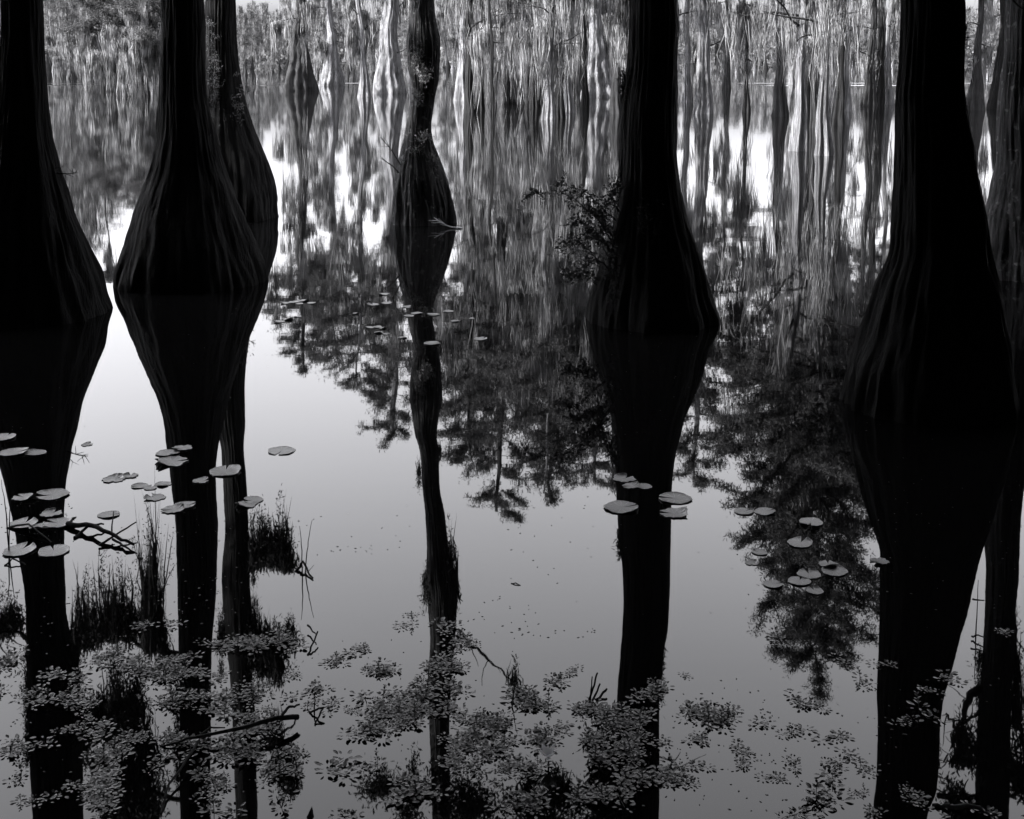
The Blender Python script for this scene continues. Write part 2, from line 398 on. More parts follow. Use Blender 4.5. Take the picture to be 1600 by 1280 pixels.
# 5 biggest
r5 = root_at('cypress_tree', 1455, 632, 'largest and nearest trunk, ribbed bark, on the right of the picture', group=FT); Y5 = r5.location.y
t5 = big_trunk('trunk', Y5,
    [(0, 1410, 1505), (100, 1407, 1506), (150, 1403, 1508), (200, 1402, 1516), (250, 1400, 1524), (300, 1398, 1533), (350, 1395, 1540), (400, 1388, 1548), (450, 1371, 1560), (500, 1354, 1571), (550, 1341, 1580), (600, 1326, 1589), (630, 1320, 1594)],
    [(1200, 1369, 1457), (1270, 1366, 1447)], 17, 12, r5, k=10)
# 6 right edge
r6 = root_at('cypress_tree', 1600, 430, 'dark trunk at the right edge of the picture, half hidden by the nearest one', group=FT); Y6 = r6.location.y
t6 = big_trunk('trunk', Y6,
    [(0, 1573, 1628), (80, 1569, 1628), (130, 1563, 1630), (200, 1558, 1634), (250, 1557, 1640), (300, 1547, 1650), (340, 1538, 1662), (380, 1530, 1674), (428, 1522, 1686)],
    [(840, 1543, 1594), (900, 1541, 1590), (960, 1539, 1585), (1060, 1534, 1582), (1150, 1528, 1578), (1270, 1524, 1576)], 21, 14, r6, 'bark_lit_lichen')

def crown_fg(root, Y, tr, z0, z1, rad, seed):
    cx = float(np.interp(z0, tr[0], tr[1]))
    o, low, T = crown_of(root, cx, Y, z0, z1, rad, 16, 0.20, 0.08, 22, subs=9, lr=0.09, spread=0.4)
    return low
lows = {}
for key, (rt, Y, tr, z0, z1, rad) in {'1': (r1, Y1, t1, 7.5, 15, 4.5), '2': (r2, Y2, t2, 8.5, 15, 4.5), '2b': (r2b, Y2b, t2b, 11.0, 16, 4), '3': (r3, Y3, t3, 10.6, 15, 3.6),
        '4': (r4, Y4, t4, 7.5, 14, 4.2), '5': (r5, Y5, t5, 6.5, 12, 4), '6': (r6, Y6, t6, 8.0, 14, 4)}.items():
    lows[key] = crown_fg(rt, Y, tr, z0, z1, rad, 1)

# hanging moss and low limbs of the foreground trees, seen mainly as reflections
def fg_moss(root, Y, limbs_, beards, dy=0.0, fuzz=(), bare=()):
    """limbs_: pixel polylines in the reflection; beards: (px, py_top, py_tip, width_px)"""
    mbm = MB(); s = F/Y
    for poly, r0 in limbs_:
        pts = [(RF(a, b, Y+dy)[0], Y+dy*(0.3+0.7*i/len(poly)), RF(a, b, Y+dy)[1]) for i, (a, b) in enumerate(poly)]
        P = np.array(pts); n = 14; ts = np.linspace(0, len(P)-1, n); q = np.stack([np.interp(ts, range(len(P)), P[:, k]) for k in range(3)], 1)
        q += rng.normal(size=q.shape)*0.012
        tube(mbm, q, np.linspace(r0, 0.008, n), 6, 0)
        for _ in range(5):
            i = rng.integers(3, n-1); tw = limb_pts(q[i], rng.normal(size=3)*[1, 1, .7], rng.uniform(.15, .4), 4, .2)
            tube(mbm, tw, np.linspace(.008, .003, 4), 4, 0)
    if mbm.n: mbm.build('limb', 'bark_dark', root, origin=root.location)
    mm = MB()
    for (px, pt, pb, wd) in beards:
        x, zt = RF(px, pt, Y+dy); zb = RF(px, pb, Y+dy)[1]; wm = wd/s
        nb = max(2, int(wm/0.03))
        for _ in range(nb):
            xx = x+rng.uniform(-.5, .5)*wm
            moss(mm, [(xx, Y+dy+rng.normal()*0.08, zt+rng.uniform(-.05, .1))], (zt-zb)*(.3+.7*rng.beta(1.6, 2.2)), 0.022, 34, 0.05)
        nl = int(wd*16); u = rng.beta(1.3, 2.0, nl); P = np.stack([x+rng.normal(size=nl)*wm*.34*(1.25-u), Y+dy+rng.normal(size=nl)*.1, zt-(zt-zb)*u*.9], 1)
        leaves(mm, P, .06, .016, 0, 0, .8)
    for (px, py0, py1, rpx) in fuzz:           # tufts clinging to the bark
        for _ in range(int(abs(py1-py0)/5)+2):
            py = rng.uniform(py0, py1); x, z = RF(px, py, Y)
            P = np.array([[x, Y, z]])+rng.normal(size=(14, 3))*[rpx/s*.45, .05, .03]
            leaves(mm, P, 0.05, 0.010, 0, 0, 0.1)
            moss(mm, [(x, Y, z)], 0.16, 0.010, 8, rpx/s*.3)
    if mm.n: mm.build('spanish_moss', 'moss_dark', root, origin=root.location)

fg_moss(r1, Y1, [([(45, 1000), (20, 985), (-10, 990)], 0.02), ([(60, 1130), (120, 1140), (170, 1120), (230, 1100)], 0.035)],
        [(110, 1125, 1060, 22), (150, 1140, 1075, 40), (215, 1105, 1050, 20)], fuzz=[(118, 1010, 1130, 8), (44, 1010, 1200, 6)])
fg_moss(r2, Y2, [([(300, 1150), (260, 1190), (200, 1230), (160, 1240)], 0.035), ([(300, 1260), (240, 1235), (210, 1200), (190, 1170)], 0.03)],
        [(205, 1228, 1120, 34), (228, 1200, 1090, 22)], fuzz=[(278, 1080, 1240, 6)])
fg_moss(r2b, Y2b, [([(350, 1010), (290, 1020), (235, 1012), (190, 1000), (150, 1002), (110, 1020)], 0.05), ([(235, 1012), (215, 985), (190, 975)], 0.02), ([(110, 1020), (60, 1000), (0, 985)], 0.025)],
        [(236, 1012, 740, 14), (240, 1012, 760, 12), (243, 1012, 790, 14), (240, 1012, 700, 5), (185, 1160, 960, 30), (208, 1165, 1010, 20), (225, 1285, 1180, 44), (190, 1285, 1200, 30), (118, 1180, 950, 22), (100, 1160, 1040, 20), (420, 1050, 985, 50), (455, 1240, 1160, 24), (345, 1010, 940, 10), (247, 1018, 880, 16), (232, 1015, 820, 12), (258, 1022, 950, 14), (140, 1005, 860, 26), (165, 1000, 830, 24), (190, 990, 850, 20), (205, 1000, 880, 16), (128, 1010, 900, 20), (20, 985, 930, 26), (5, 990, 900, 18)])
fg_moss(r2b, Y2b, [([(380, 895), (405, 882), (430, 878), (455, 885), (480, 902)], 0.05), ([(385, 1010), (410, 1020), (440, 1015), (465, 1000)], 0.03), ([(385, 1170), (410, 1160), (450, 1140), (465, 1120)], 0.045)],
        [(395, 882, 760, 18), (408, 880, 770, 20), (420, 878, 790, 20), (440, 879, 740, 12), (447, 881, 800, 14), (455, 885, 815, 8), (430, 878, 820, 18), (400, 1018, 930, 26), (430, 1018, 960, 26), (452, 1010, 950, 20), (425, 1165, 1100, 30)],
        fuzz=[(396, 900, 1000, 8), (346, 960, 1060, 6)])
fg_moss(r3, Y3, [([(712, 985), (740, 1010), (770, 1035), (808, 1070)], 0.03), ([(670, 1245), (630, 1230), (590, 1235), (555, 1238)], 0.04)],
        [(700, 920, 790, 10), (704, 950, 812, 10), (668, 940, 860, 8), (805, 1068, 1015, 6), (600, 1235, 1195, 30), (650, 1238, 1165, 12)],
        fuzz=[(708, 850, 960, 10), (664, 900, 960, 8), (655, 725, 770, 5), (686, 700, 725, 5)])
fg_moss(r4, Y4, [([(970, 1200), (940, 1210), (900, 1235), (850, 1245), (800, 1240)], 0.04), ([(1030, 1230), (1045, 1210), (1050, 1180)], 0.02)],
        [(950, 1215, 1130, 20), (960, 1230, 1140, 16), (870, 1245, 1200, 30), (830, 1245, 1195, 20)],
        fuzz=[(969, 838, 880, 6), (1034, 900, 960, 5), (1032, 990, 1100, 5)])
def boughs(root, Y, blobs):
    mb = MB()
    for (cx, cy, rx, ry, n, L) in blobs:
        k = max(3, n//60)
        cs = [(cx+rng.uniform(-.8, .8)*rx, cy+rng.uniform(-.8, .8)*ry) for _ in range(k)]
        x0, z0 = RF(cx, cy+ry, Y)
        for (a, b) in cs:
            x, z = RF(a, b, Y); yy = Y+rng.normal()*.15
            q = limb_pts((x0, Y, z0), (x-x0, yy-Y, z-z0), math.dist((x0, z0), (x, z))+.02, 6, .12); tube(mb, q, np.linspace(.016, .004, 6), 4, 0)
            T = np.repeat(q[2:], max(2, n//(k*4)), axis=0); s2 = rx/(F/Y)*.30
            leaves(mb, T+rng.normal(size=T.shape)*[s2, .15, s2], L, L*.35, 1, 0, .1)
    mb.build('bough', ['bark_dark', 'leaf_dark'], root, origin=root.location)
boughs(r2b, Y2b, [(185, 1080, 26, 80, 1400, .09), (70, 1045, 60, 30, 700, .08), (225, 1230, 36, 50, 1300, .09), (180, 1260, 26, 26, 700, .09), (20, 960, 26, 30, 300, .07), (150, 1170, 36, 26, 500, .08), (440, 1190, 28, 26, 900, .08), (200, 1120, 18, 50, 900, .07), (150, 975, 34, 26, 600, .05), (200, 965, 22, 34, 500, .05), (240, 900, 7, 90, 700, .04), (425, 850, 30, 26, 900, .05), (12, 965, 22, 30, 300, .05), (420, 1040, 36, 20, 400, .07)])
boughs(r3, Y3, [(590, 1228, 38, 14, 700, .07), (648, 1215, 16, 40, 600, .07), (735, 1240, 60, 40, 2200, .09), (860, 1262, 90, 22, 1700, .09), (640, 1265, 30, 16, 500, .08)])
boughs(r4, Y4, [(952, 1200, 16, 80, 1500, .07), (935, 1262, 30, 20, 500, .07)])
boughs(r6, Y6, [(1590, 1180, 26, 60, 1400, .08), (1510, 1262, 30, 26, 900, .08), (1495, 1235, 18, 20, 300, .06)])
fg_moss(r5, Y5, [([(1465, 1240), (1500, 1245), (1520, 1240)], 0.02)], [], fuzz=[(1459, 1160, 1200, 6)])
fg_moss(r6, Y6, [([(1535, 1075), (1515, 1090), (1505, 1115), (1500, 1150), (1492, 1180)], 0.05), ([(1532, 1110), (1515, 1125), (1505, 1130)], 0.025), ([(1522, 1195), (1500, 1182), (1482, 1190)], 0.025), ([(1500, 1150), (1485, 1125), (1475, 1112)], 0.018), ([(1582, 1085), (1590, 1060), (1586, 1000), (1588, 950)], 0.03)],
        [(1503, 1180, 1090, 14), (1508, 1195, 1120, 12), (1590, 1120, 960, 6), (1598, 1150, 1080, 16), (1518, 1190, 1120, 16), (1500, 1270, 1225, 30)],
        fuzz=[(1530, 1020, 1160, 10), (1586, 960, 1100, 8)])

def tufts(root, Y, ry, spots_, mat='moss'):
    mb = MB()
    for (cx, cy, rx, ryy, n) in spots_:
        for _ in range(n):
            px, py = cx+rng.normal()*rx*.6, cy+rng.normal()*ryy*.6; x, z = D(px, py, Y-ry)
            yy = Y-ry*rng.uniform(.8, 1.0)
            P = np.array([[x, yy, z]])+rng.normal(size=(7, 3))*.022; leaves(mb, P, .05, .012, 0, 0, .15)
    mb.build('lichen', mat, root, origin=root.location)['kind'] = 'stuff'
tufts(r3, Y3, .20, [(655, 95, 8, 26, 60), (664, 118, 6, 14, 40), (650, 238, 8, 10, 30), (662, 215, 8, 6, 26), (640, 252, 9, 7, 20), (676, 262, 5, 20, 40), (672, 290, 4, 14, 20), (650, 150, 8, 14, 20)])
tufts(r2b, Y2b, .30, [(330, 60, 6, 40, 26), (336, 140, 8, 40, 50), (372, 160, 8, 26, 24), (350, 200, 10, 20, 14)])  # pale tufts stand in for sun splotches down this trunk
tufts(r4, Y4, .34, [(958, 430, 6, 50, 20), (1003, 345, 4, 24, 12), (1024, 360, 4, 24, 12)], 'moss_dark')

# dead twigs on the trunks
def trunk_twig(root, Y, pts, r=0.006, mat='twig', fork=3):
    mbt = MB(); P = np.array([(D(a, b, Y-dyy)[0], Y-dyy, D(a, b, Y-dyy)[1]) for a, b, dyy in pts])
    n = 8; ts = np.linspace(0, len(P)-1, n); q = np.stack([np.interp(ts, range(len(P)), P[:, k]) for k in range(3)], 1)
    tube(mbt, q, np.linspace(r, r*.35, n), 5)
    for _ in range(fork):
        i = rng.integers(3, n-1); dv = (q[-1]-q[0])+rng.normal(size=3)*np.linalg.norm(q[-1]-q[0])*.5
        tube(mbt, limb_pts(q[i], dv, np.linalg.norm(q[-1]-q[0])*.35, 4, .12), np.linspace(r*.5, r*.2, 4), 4)
    mbt.build('twig', mat, root, origin=root.location)
trunk_twig(r1, Y1, [(88, 270, 0), (105, 272, .1), (122, 270, .1)], .007, fork=6)
trunk_twig(r1, Y1, [(82, 263, 0), (95, 262, .1), (106, 255, .1)], .004, fork=1)
trunk_twig(r3, Y3, [(625, 272, .1), (612, 258, .2), (594, 247, .2)], .01, fork=5)
trunk_twig(r3, Y3, [(628, 262, .1), (610, 232, .2), (594, 215, .2)], .01, fork=5)
trunk_twig(r3, Y3, [(722, 357, .6), (700, 354, .55), (678, 340, .5)], .012, 'twig_pale', fork=5)
trunk_twig(r2b, Y2b, [(372, 148, 0), (382, 146, .1), (392, 142, .1)], .008, fork=4)
trunk_twig(r2b, Y2b, [(374, 165, 0), (383, 166, .1), (390, 163, .1)], .006, fork=3)

# leafy shrub at the left of trunk 4
sh = empty('leafy_shrub', (W(950, 500).x, Y4-0.1, 0.0), 'dark leafy shrub sprigs growing from the left side of the straight black trunk', 'shrub')
mbs = MB(); mbl = MB()
sprigs = [[(968, 400), (930, 335), (880, 300), (840, 300), (822, 305)], [(968, 350), (935, 320), (905, 296), (870, 285)], [(965, 330), (955, 305), (962, 288)],
          [(950, 420), (915, 385), (890, 372), (878, 388)], [(955, 410), (930, 360), (900, 345), (895, 350)], [(940, 440), (920, 425), (895, 428), (880, 432)],
          [(948, 430), (930, 405), (915, 410), (912, 432)], [(960, 380), (945, 345), (925, 330), (915, 322)], [(960, 400), (940, 375), (915, 365)], [(955, 370), (940, 350), (945, 320)]]
for sp_ in sprigs:
    yo = rng.uniform(-.25, .1)
    P = np.array([(D(a, b, Y4+yo)[0], Y4+yo, D(a, b, Y4+yo)[1]) for a, b in sp_]); n = 16
    ts = np.linspace(0, len(P)-1, n); q = np.stack([np.interp(ts, range(len(P)), P[:, k]) for k in range(3)], 1)+rng.normal(size=(n, 3))*.006
    tube(mbs, q, np.linspace(.006, .002, n), 4)
    for i in range(4, n):
        for _ in range(2):
            tw = limb_pts(q[i], rng.normal(size=3), rng.uniform(.04, .13), 4, .2); tube(mbs, tw, np.linspace(.0025, .001, 4), 3)
            leaves(mbl, np.repeat(tw, 3, axis=0)+rng.normal(size=(12, 3))*.008, 0.038, 0.016)
mbs.build('stem', 'twig', sh, origin=sh.location); mbl.build('foliage', 'shrub_leaf', sh, origin=sh.location)

# ------------------------------------------------------------------ middle distance trees
def mid_tree(label, xc, yw, wb, wt, yt, yc, lean=0, bark='bark_grey', cr=None, fol=1.0, mossd=1.0, seed=0, ltop=0, tilt=0, leafs=1.0, name='cypress_tree', group='cypress trees standing in the water beyond', mbeard=1.0, bell=1.0, leafm='leaf'):
    if xc > 1045: mossd *= 0.45
    p = W(xc, yw); Y = p.y; s = F/Y; mw = Y*0.00052
    H = RF(xc, yt, Y)[1]; Z0 = RF(xc, yc, Y)[1]
    root = empty(name, p, label, 'tree', group)
    wbm, wtm = wb/s, wt/s
    zz = np.concatenate([np.linspace(-0.5, 4, 40), np.linspace(4.2, H, 22)])
    zb = (0.55+0.75*wbm)*bell
    r = 0.5*(wtm*(1.12-0.85*np.clip(zz, 0, H)/H)+(wbm-wtm)*np.exp(-(np.clip(zz, 0, None)/zb)**1.35))
    rs = random.Random(seed); ph = rs.uniform(0, 6.28)
    cx = p.x+(lean/s)*np.clip(zz/8.0, 0, 2)+0.10*np.sin(zz*.7+ph)*np.clip(zz/3, 0, 1)+0.04*np.sin(zz*2.1+ph)*np.clip(zz, 0, 1)
    cy = Y+0.08*np.cos(zz*.6+ph)*np.clip(zz/3, 0, 1)
    mb = MB(); trunk_rings(mb, zz, cx, cy, r, r*.95, np.clip(0.34*np.exp(-np.clip(zz, 0, 9)/2.5)+.10, 0, .45), seed, n=56, fine=.04, k=rs.choice([8, 9, 11]))
    mb.build('trunk', bark, root, smooth=True, origin=p)
    # low bare limbs carrying moss
    mbc = MB(); hang = []
    nl = int(9*mossd+3)
    for i in range(nl):
        z = rng.uniform(2.0, max(3, Z0)); a = rng.uniform(0, 6.28); ln = rng.uniform(.6, 2.4)*min(1, cr*.5 if cr else 1)
        x0 = float(np.interp(z, zz, cx)); q = limb_pts((x0, Y, z), (math.cos(a), math.sin(a)*.7, rng.uniform(-.1, .7)), ln, 6, .2)
        tube(mbc, q, np.linspace(.035, .01, 6), 4, 0); hang.append(q[1:])
    cr = cr*1.3 if cr else (H-Z0)*0.30
    x1 = float(np.interp(Z0+(H-Z0)*.4, zz, cx))
    co, low, T = crown_of(root, x1, Y, Z0, H, cr, int(14+(H-Z0)*1.7)+(34 if yw > 240 else 10 if yw > 220 else 0), 0.17*leafs, 0.04*leafs, max(3, int(14*fol)), ('bark_mid', leafm), 0.75, 0.02, 15, 0.05, 0.11*leafs+.01, build=False, mb=mbc)
    mbc.build('crown', ['bark_mid', leafm], root, origin=p)
    mm = MB()
    if mossd > 0:
        H1 = np.concatenate(hang); k1 = H1[rng.integers(0, len(H1), int(44*mossd))]
        moss(mm, k1, rng.uniform(.5, 2.8, len(k1))*mbeard, mw, 32, .13)
        k2 = low[rng.integers(0, int(len(low)*.6), int(30*mossd))]
        moss(mm, k2, rng.uniform(.6, 2.4, len(k2))*mbeard, mw, 32, .13)
        zt = rng.uniform(1.6, max(2.5, Z0), int(16*mossd)); k3 = np.stack([np.interp(zt, zz, cx)+rng.normal(size=len(zt))*.12, np.full(len(zt), Y-.05), zt], 1)
        moss(mm, k3, rng.uniform(.4, 1.3, len(zt))*mbeard, mw, 26, .12)
        mm.build('spanish_moss', 'moss', root, origin=p)
    return root

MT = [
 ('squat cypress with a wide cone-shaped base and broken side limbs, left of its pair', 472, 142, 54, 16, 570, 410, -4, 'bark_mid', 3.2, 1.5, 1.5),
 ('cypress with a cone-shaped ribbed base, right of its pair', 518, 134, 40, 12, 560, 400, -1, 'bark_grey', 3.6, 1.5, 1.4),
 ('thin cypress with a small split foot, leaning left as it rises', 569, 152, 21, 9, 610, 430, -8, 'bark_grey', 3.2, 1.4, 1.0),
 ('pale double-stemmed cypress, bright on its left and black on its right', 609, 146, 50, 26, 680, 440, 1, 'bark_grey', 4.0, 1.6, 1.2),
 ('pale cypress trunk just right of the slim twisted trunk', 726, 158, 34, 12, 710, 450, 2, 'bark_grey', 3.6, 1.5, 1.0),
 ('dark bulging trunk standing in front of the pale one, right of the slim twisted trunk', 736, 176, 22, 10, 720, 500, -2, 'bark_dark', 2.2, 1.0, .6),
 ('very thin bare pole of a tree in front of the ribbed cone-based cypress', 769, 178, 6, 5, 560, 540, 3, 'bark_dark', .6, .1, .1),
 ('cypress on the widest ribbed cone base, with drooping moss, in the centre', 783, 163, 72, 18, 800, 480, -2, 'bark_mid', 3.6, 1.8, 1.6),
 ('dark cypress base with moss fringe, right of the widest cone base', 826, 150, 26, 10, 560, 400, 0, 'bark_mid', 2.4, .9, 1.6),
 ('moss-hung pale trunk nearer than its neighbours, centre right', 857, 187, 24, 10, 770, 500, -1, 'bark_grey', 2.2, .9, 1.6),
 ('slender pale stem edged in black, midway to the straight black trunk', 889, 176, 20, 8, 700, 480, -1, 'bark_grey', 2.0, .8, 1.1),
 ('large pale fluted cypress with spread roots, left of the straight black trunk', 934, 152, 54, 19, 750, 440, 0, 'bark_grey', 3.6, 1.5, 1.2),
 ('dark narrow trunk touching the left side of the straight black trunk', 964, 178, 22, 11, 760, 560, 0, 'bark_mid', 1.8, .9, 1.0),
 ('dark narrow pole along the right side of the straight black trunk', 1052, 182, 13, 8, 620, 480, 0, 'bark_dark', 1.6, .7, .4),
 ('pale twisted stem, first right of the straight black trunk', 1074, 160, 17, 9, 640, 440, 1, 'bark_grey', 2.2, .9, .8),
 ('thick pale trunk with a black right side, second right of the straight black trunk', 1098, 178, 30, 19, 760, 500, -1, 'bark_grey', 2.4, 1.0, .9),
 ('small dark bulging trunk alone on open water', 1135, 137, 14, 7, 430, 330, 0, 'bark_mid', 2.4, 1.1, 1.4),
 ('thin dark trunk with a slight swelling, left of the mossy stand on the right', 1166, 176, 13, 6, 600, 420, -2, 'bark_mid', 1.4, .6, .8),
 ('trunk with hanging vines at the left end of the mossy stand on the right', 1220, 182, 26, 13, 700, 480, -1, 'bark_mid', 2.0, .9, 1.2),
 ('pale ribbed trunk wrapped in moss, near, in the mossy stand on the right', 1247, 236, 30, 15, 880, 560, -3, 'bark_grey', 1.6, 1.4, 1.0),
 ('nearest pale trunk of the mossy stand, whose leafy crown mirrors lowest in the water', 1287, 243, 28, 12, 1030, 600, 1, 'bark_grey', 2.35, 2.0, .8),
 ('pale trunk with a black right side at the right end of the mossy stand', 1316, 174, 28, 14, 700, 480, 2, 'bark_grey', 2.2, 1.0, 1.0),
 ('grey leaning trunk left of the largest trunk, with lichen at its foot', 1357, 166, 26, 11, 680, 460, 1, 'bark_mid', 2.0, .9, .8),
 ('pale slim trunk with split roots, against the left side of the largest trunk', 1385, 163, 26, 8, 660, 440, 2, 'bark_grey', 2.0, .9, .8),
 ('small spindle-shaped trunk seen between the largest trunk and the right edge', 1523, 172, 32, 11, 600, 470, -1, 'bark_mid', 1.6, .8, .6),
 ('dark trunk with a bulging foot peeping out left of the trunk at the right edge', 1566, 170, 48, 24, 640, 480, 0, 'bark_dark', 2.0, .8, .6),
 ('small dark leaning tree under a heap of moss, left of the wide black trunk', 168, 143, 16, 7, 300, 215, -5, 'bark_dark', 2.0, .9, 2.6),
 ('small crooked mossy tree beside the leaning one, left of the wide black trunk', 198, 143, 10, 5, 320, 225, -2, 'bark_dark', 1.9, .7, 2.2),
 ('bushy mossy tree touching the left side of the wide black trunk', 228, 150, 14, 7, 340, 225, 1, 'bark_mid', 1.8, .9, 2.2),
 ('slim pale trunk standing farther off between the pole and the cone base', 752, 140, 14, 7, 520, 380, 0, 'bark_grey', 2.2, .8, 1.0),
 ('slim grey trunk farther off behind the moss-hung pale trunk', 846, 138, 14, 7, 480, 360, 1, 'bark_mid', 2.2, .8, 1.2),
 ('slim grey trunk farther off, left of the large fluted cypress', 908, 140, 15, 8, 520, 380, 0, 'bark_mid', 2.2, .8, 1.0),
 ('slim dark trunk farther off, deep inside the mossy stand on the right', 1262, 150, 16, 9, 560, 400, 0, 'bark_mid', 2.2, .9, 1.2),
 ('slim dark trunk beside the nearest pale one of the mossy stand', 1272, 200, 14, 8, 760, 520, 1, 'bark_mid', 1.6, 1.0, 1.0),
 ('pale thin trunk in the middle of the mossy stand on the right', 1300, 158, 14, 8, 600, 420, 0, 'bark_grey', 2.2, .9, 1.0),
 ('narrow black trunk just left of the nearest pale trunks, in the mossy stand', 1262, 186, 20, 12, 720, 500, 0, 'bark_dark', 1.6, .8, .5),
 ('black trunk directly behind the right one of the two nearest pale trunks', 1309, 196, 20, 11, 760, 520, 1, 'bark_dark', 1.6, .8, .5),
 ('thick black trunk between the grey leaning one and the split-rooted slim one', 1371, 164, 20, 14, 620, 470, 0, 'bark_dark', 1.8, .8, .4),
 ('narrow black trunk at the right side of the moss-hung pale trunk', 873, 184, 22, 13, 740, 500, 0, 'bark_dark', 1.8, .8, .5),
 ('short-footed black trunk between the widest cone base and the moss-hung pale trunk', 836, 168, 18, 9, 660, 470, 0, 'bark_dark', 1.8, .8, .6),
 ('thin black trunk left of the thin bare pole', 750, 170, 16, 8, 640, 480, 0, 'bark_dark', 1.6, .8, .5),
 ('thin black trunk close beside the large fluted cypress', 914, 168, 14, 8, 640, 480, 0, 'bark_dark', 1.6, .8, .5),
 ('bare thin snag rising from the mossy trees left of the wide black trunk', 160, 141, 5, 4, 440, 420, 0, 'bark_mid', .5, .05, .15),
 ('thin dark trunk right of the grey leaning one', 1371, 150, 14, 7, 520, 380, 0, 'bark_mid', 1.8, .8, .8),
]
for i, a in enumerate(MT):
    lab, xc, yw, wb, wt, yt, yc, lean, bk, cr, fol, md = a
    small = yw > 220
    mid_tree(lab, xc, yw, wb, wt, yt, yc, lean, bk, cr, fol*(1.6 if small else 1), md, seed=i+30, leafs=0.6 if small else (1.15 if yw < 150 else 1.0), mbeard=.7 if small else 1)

# ------------------------------------------------------------------ far shore
def far_proto(seed, H, wb, z0, cr, mossn, fol):
    rs = random.Random(seed)
    root = empty('far_cypress_tree', (0, 0, 0), 'x', 'tree')
    zz = np.linspace(-.8, H, 26); r = .5*(.5*(1-.75*np.clip(zz, 0, H)/H)+(wb-.5)*np.exp(-(np.clip(zz, 0, None)/1.6)**1.3))
    mb = MB(); cx = .25*np.sin(zz*.35+seed); trunk_rings(mb, zz, cx, .2*np.cos(zz*.3+seed), r, r, np.full(len(zz), .12), seed, n=16, fine=.03, k=6)
    mb.build('trunk', ['bark_grey', 'bark_dark'][seed % 2], root, smooth=True)
    mbc = MB(); co, low, T = crown_of(root, 0, 0, z0, H, cr, 18, 0.5, 0.16, fol, ('bark_mid', 'leaf_far'), .6, .03, 5, .08, .5, build=False, mb=mbc)
    mbc.build('crown', ['bark_mid', 'leaf_far'], root)
    mm = MB(); k = low[rng.integers(0, len(low), mossn)]; moss(mm, k, rng.uniform(1.5, 5.5, mossn), .13, 12, .35); mm.build('spanish_moss', 'moss', root)
    return root
protos = [far_proto(101, 22, 2.6, 7, 4.0, 110, 3), far_proto(102, 19, 2.0, 5, 3.6, 120, 3), far_proto(103, 24, 3.0, 9, 4.2, 90, 3), far_proto(104, 17, 1.8, 4, 3.2, 110, 3), far_proto(105, 20, 1.6, 9, 3.0, 70, 2)]
GF = 'cypress trees along the far shore'
FL = ['pale moss-hung cypress in the hazy row along the far shore', 'short bushy cypress low in the row along the far shore', 'tall cypress with a swollen foot in the row along the far shore',
      'small mossy cypress at the water edge of the far shore', 'slender bare-stemmed cypress in the row along the far shore']
cnt = 0; used = set()
def far_put(x, y, k, s):
    global cnt
    rz = rng.uniform(0, 6.28)
    if k not in used:
        o = protos[k]; used.add(k); o.location = (x, y, 0.0); o.rotation_euler = (0, 0, rz); o.scale = (s, s, s); o['label'] = FL[k]; o['group'] = GF
    else: copy_tree(protos[k], (x, y, 0.0), rz, s, FL[k], GF)
    cnt += 1
for row, (y, n, hw) in enumerate(((188, 30, 90), (203, 34, 98), (220, 38, 108), (240, 42, 118))):
    for i in range(n):
        x = -hw+2*hw*(i+rng.uniform(.1, .9))/n; k = int(rng.integers(0, 5))
        # the tree line lies a little lower in the gap on the left
        far_put(x, y+rng.uniform(-6, 6), k, rng.uniform(.8, 1.05)*(0.72 if x < -45 else (0.42 if row < 2 else 0.56)))
for (px, yw, k, s) in ((95, 104, 0, .9), (110, 106, 3, .9), (135, 112, 1, .75), (150, 117, 3, .7), (215, 116, 1, .6), (85, 103, 4, 1), (398, 106, 0, .5), (415, 105, 4, .55), (450, 107, 2, .5), (545, 107, 2, .5), (552, 106, 4, .5), (700, 108, 0, .5),
        (1110, 108, 1, .5), (1150, 107, 3, .5), (1195, 108, 0, .45), (1332, 109, 3, .5), (1350, 108, 1, .5), (1545, 111, 3, .5), (1556, 110, 0, .45)):
    p = W(px, yw); far_put(p.x, p.y, k, s)
# slim moss-draped trees of the second row
def slim_proto(seed, H, wb, z0, md):
    root = empty('slim_cypress_tree', (0, 0, 0), 'x', 'tree')
    zz = np.concatenate([np.linspace(-.6, 4, 24), np.linspace(4.4, H, 16)]); r = .5*(.34*(1-.75*np.clip(zz, 0, H)/H)+(wb-.34)*np.exp(-(np.clip(zz, 0, None)/1.1)**1.3))
    mb = MB(); cx = .22*np.sin(zz*.4+seed)-.22*math.sin(seed); trunk_rings(mb, zz, cx, .1*np.cos(zz*.5), r, r, np.clip(.3*np.exp(-np.clip(zz, 0, 9)/2)+.08, 0, .4), seed, n=32, fine=.04, k=8)
    mb.build('trunk', ['bark_grey', 'bark_mid'][seed % 2], root, smooth=True)
    mbc = MB(); hang = []
    for i in range(12):
        z = rng.uniform(1.8, z0); a = rng.uniform(0, 6.28); q = limb_pts((float(np.interp(z, zz, cx)), 0, z), (math.cos(a), math.sin(a), rng.uniform(-.1, .6)), rng.uniform(.6, 2.2), 6, .2)
        tube(mbc, q, np.linspace(.04, .01, 6), 4, 0); hang.append(q[1:])
    co, low, T = crown_of(root, float(cx[-8]), 0, z0, H, 2.2, 18, 0.22, 0.07, 12, ('bark_mid', 'leaf'), .6, .02, 5, .06, .4, build=False, mb=mbc)
    mbc.build('crown', ['bark_mid', 'leaf'], root)
    mm = MB(); hh = np.concatenate(hang); k = hh[rng.integers(0, len(hh), int(80*md))]; moss(mm, k, rng.uniform(.6, 3.2, len(k)), .06, 18, .2)
    k = low[rng.integers(0, len(low), int(50*md))]; moss(mm, k, rng.uniform(.8, 3.5, len(k)), .06, 18, .2); mm.build('spanish_moss', 'moss', root)
    return root
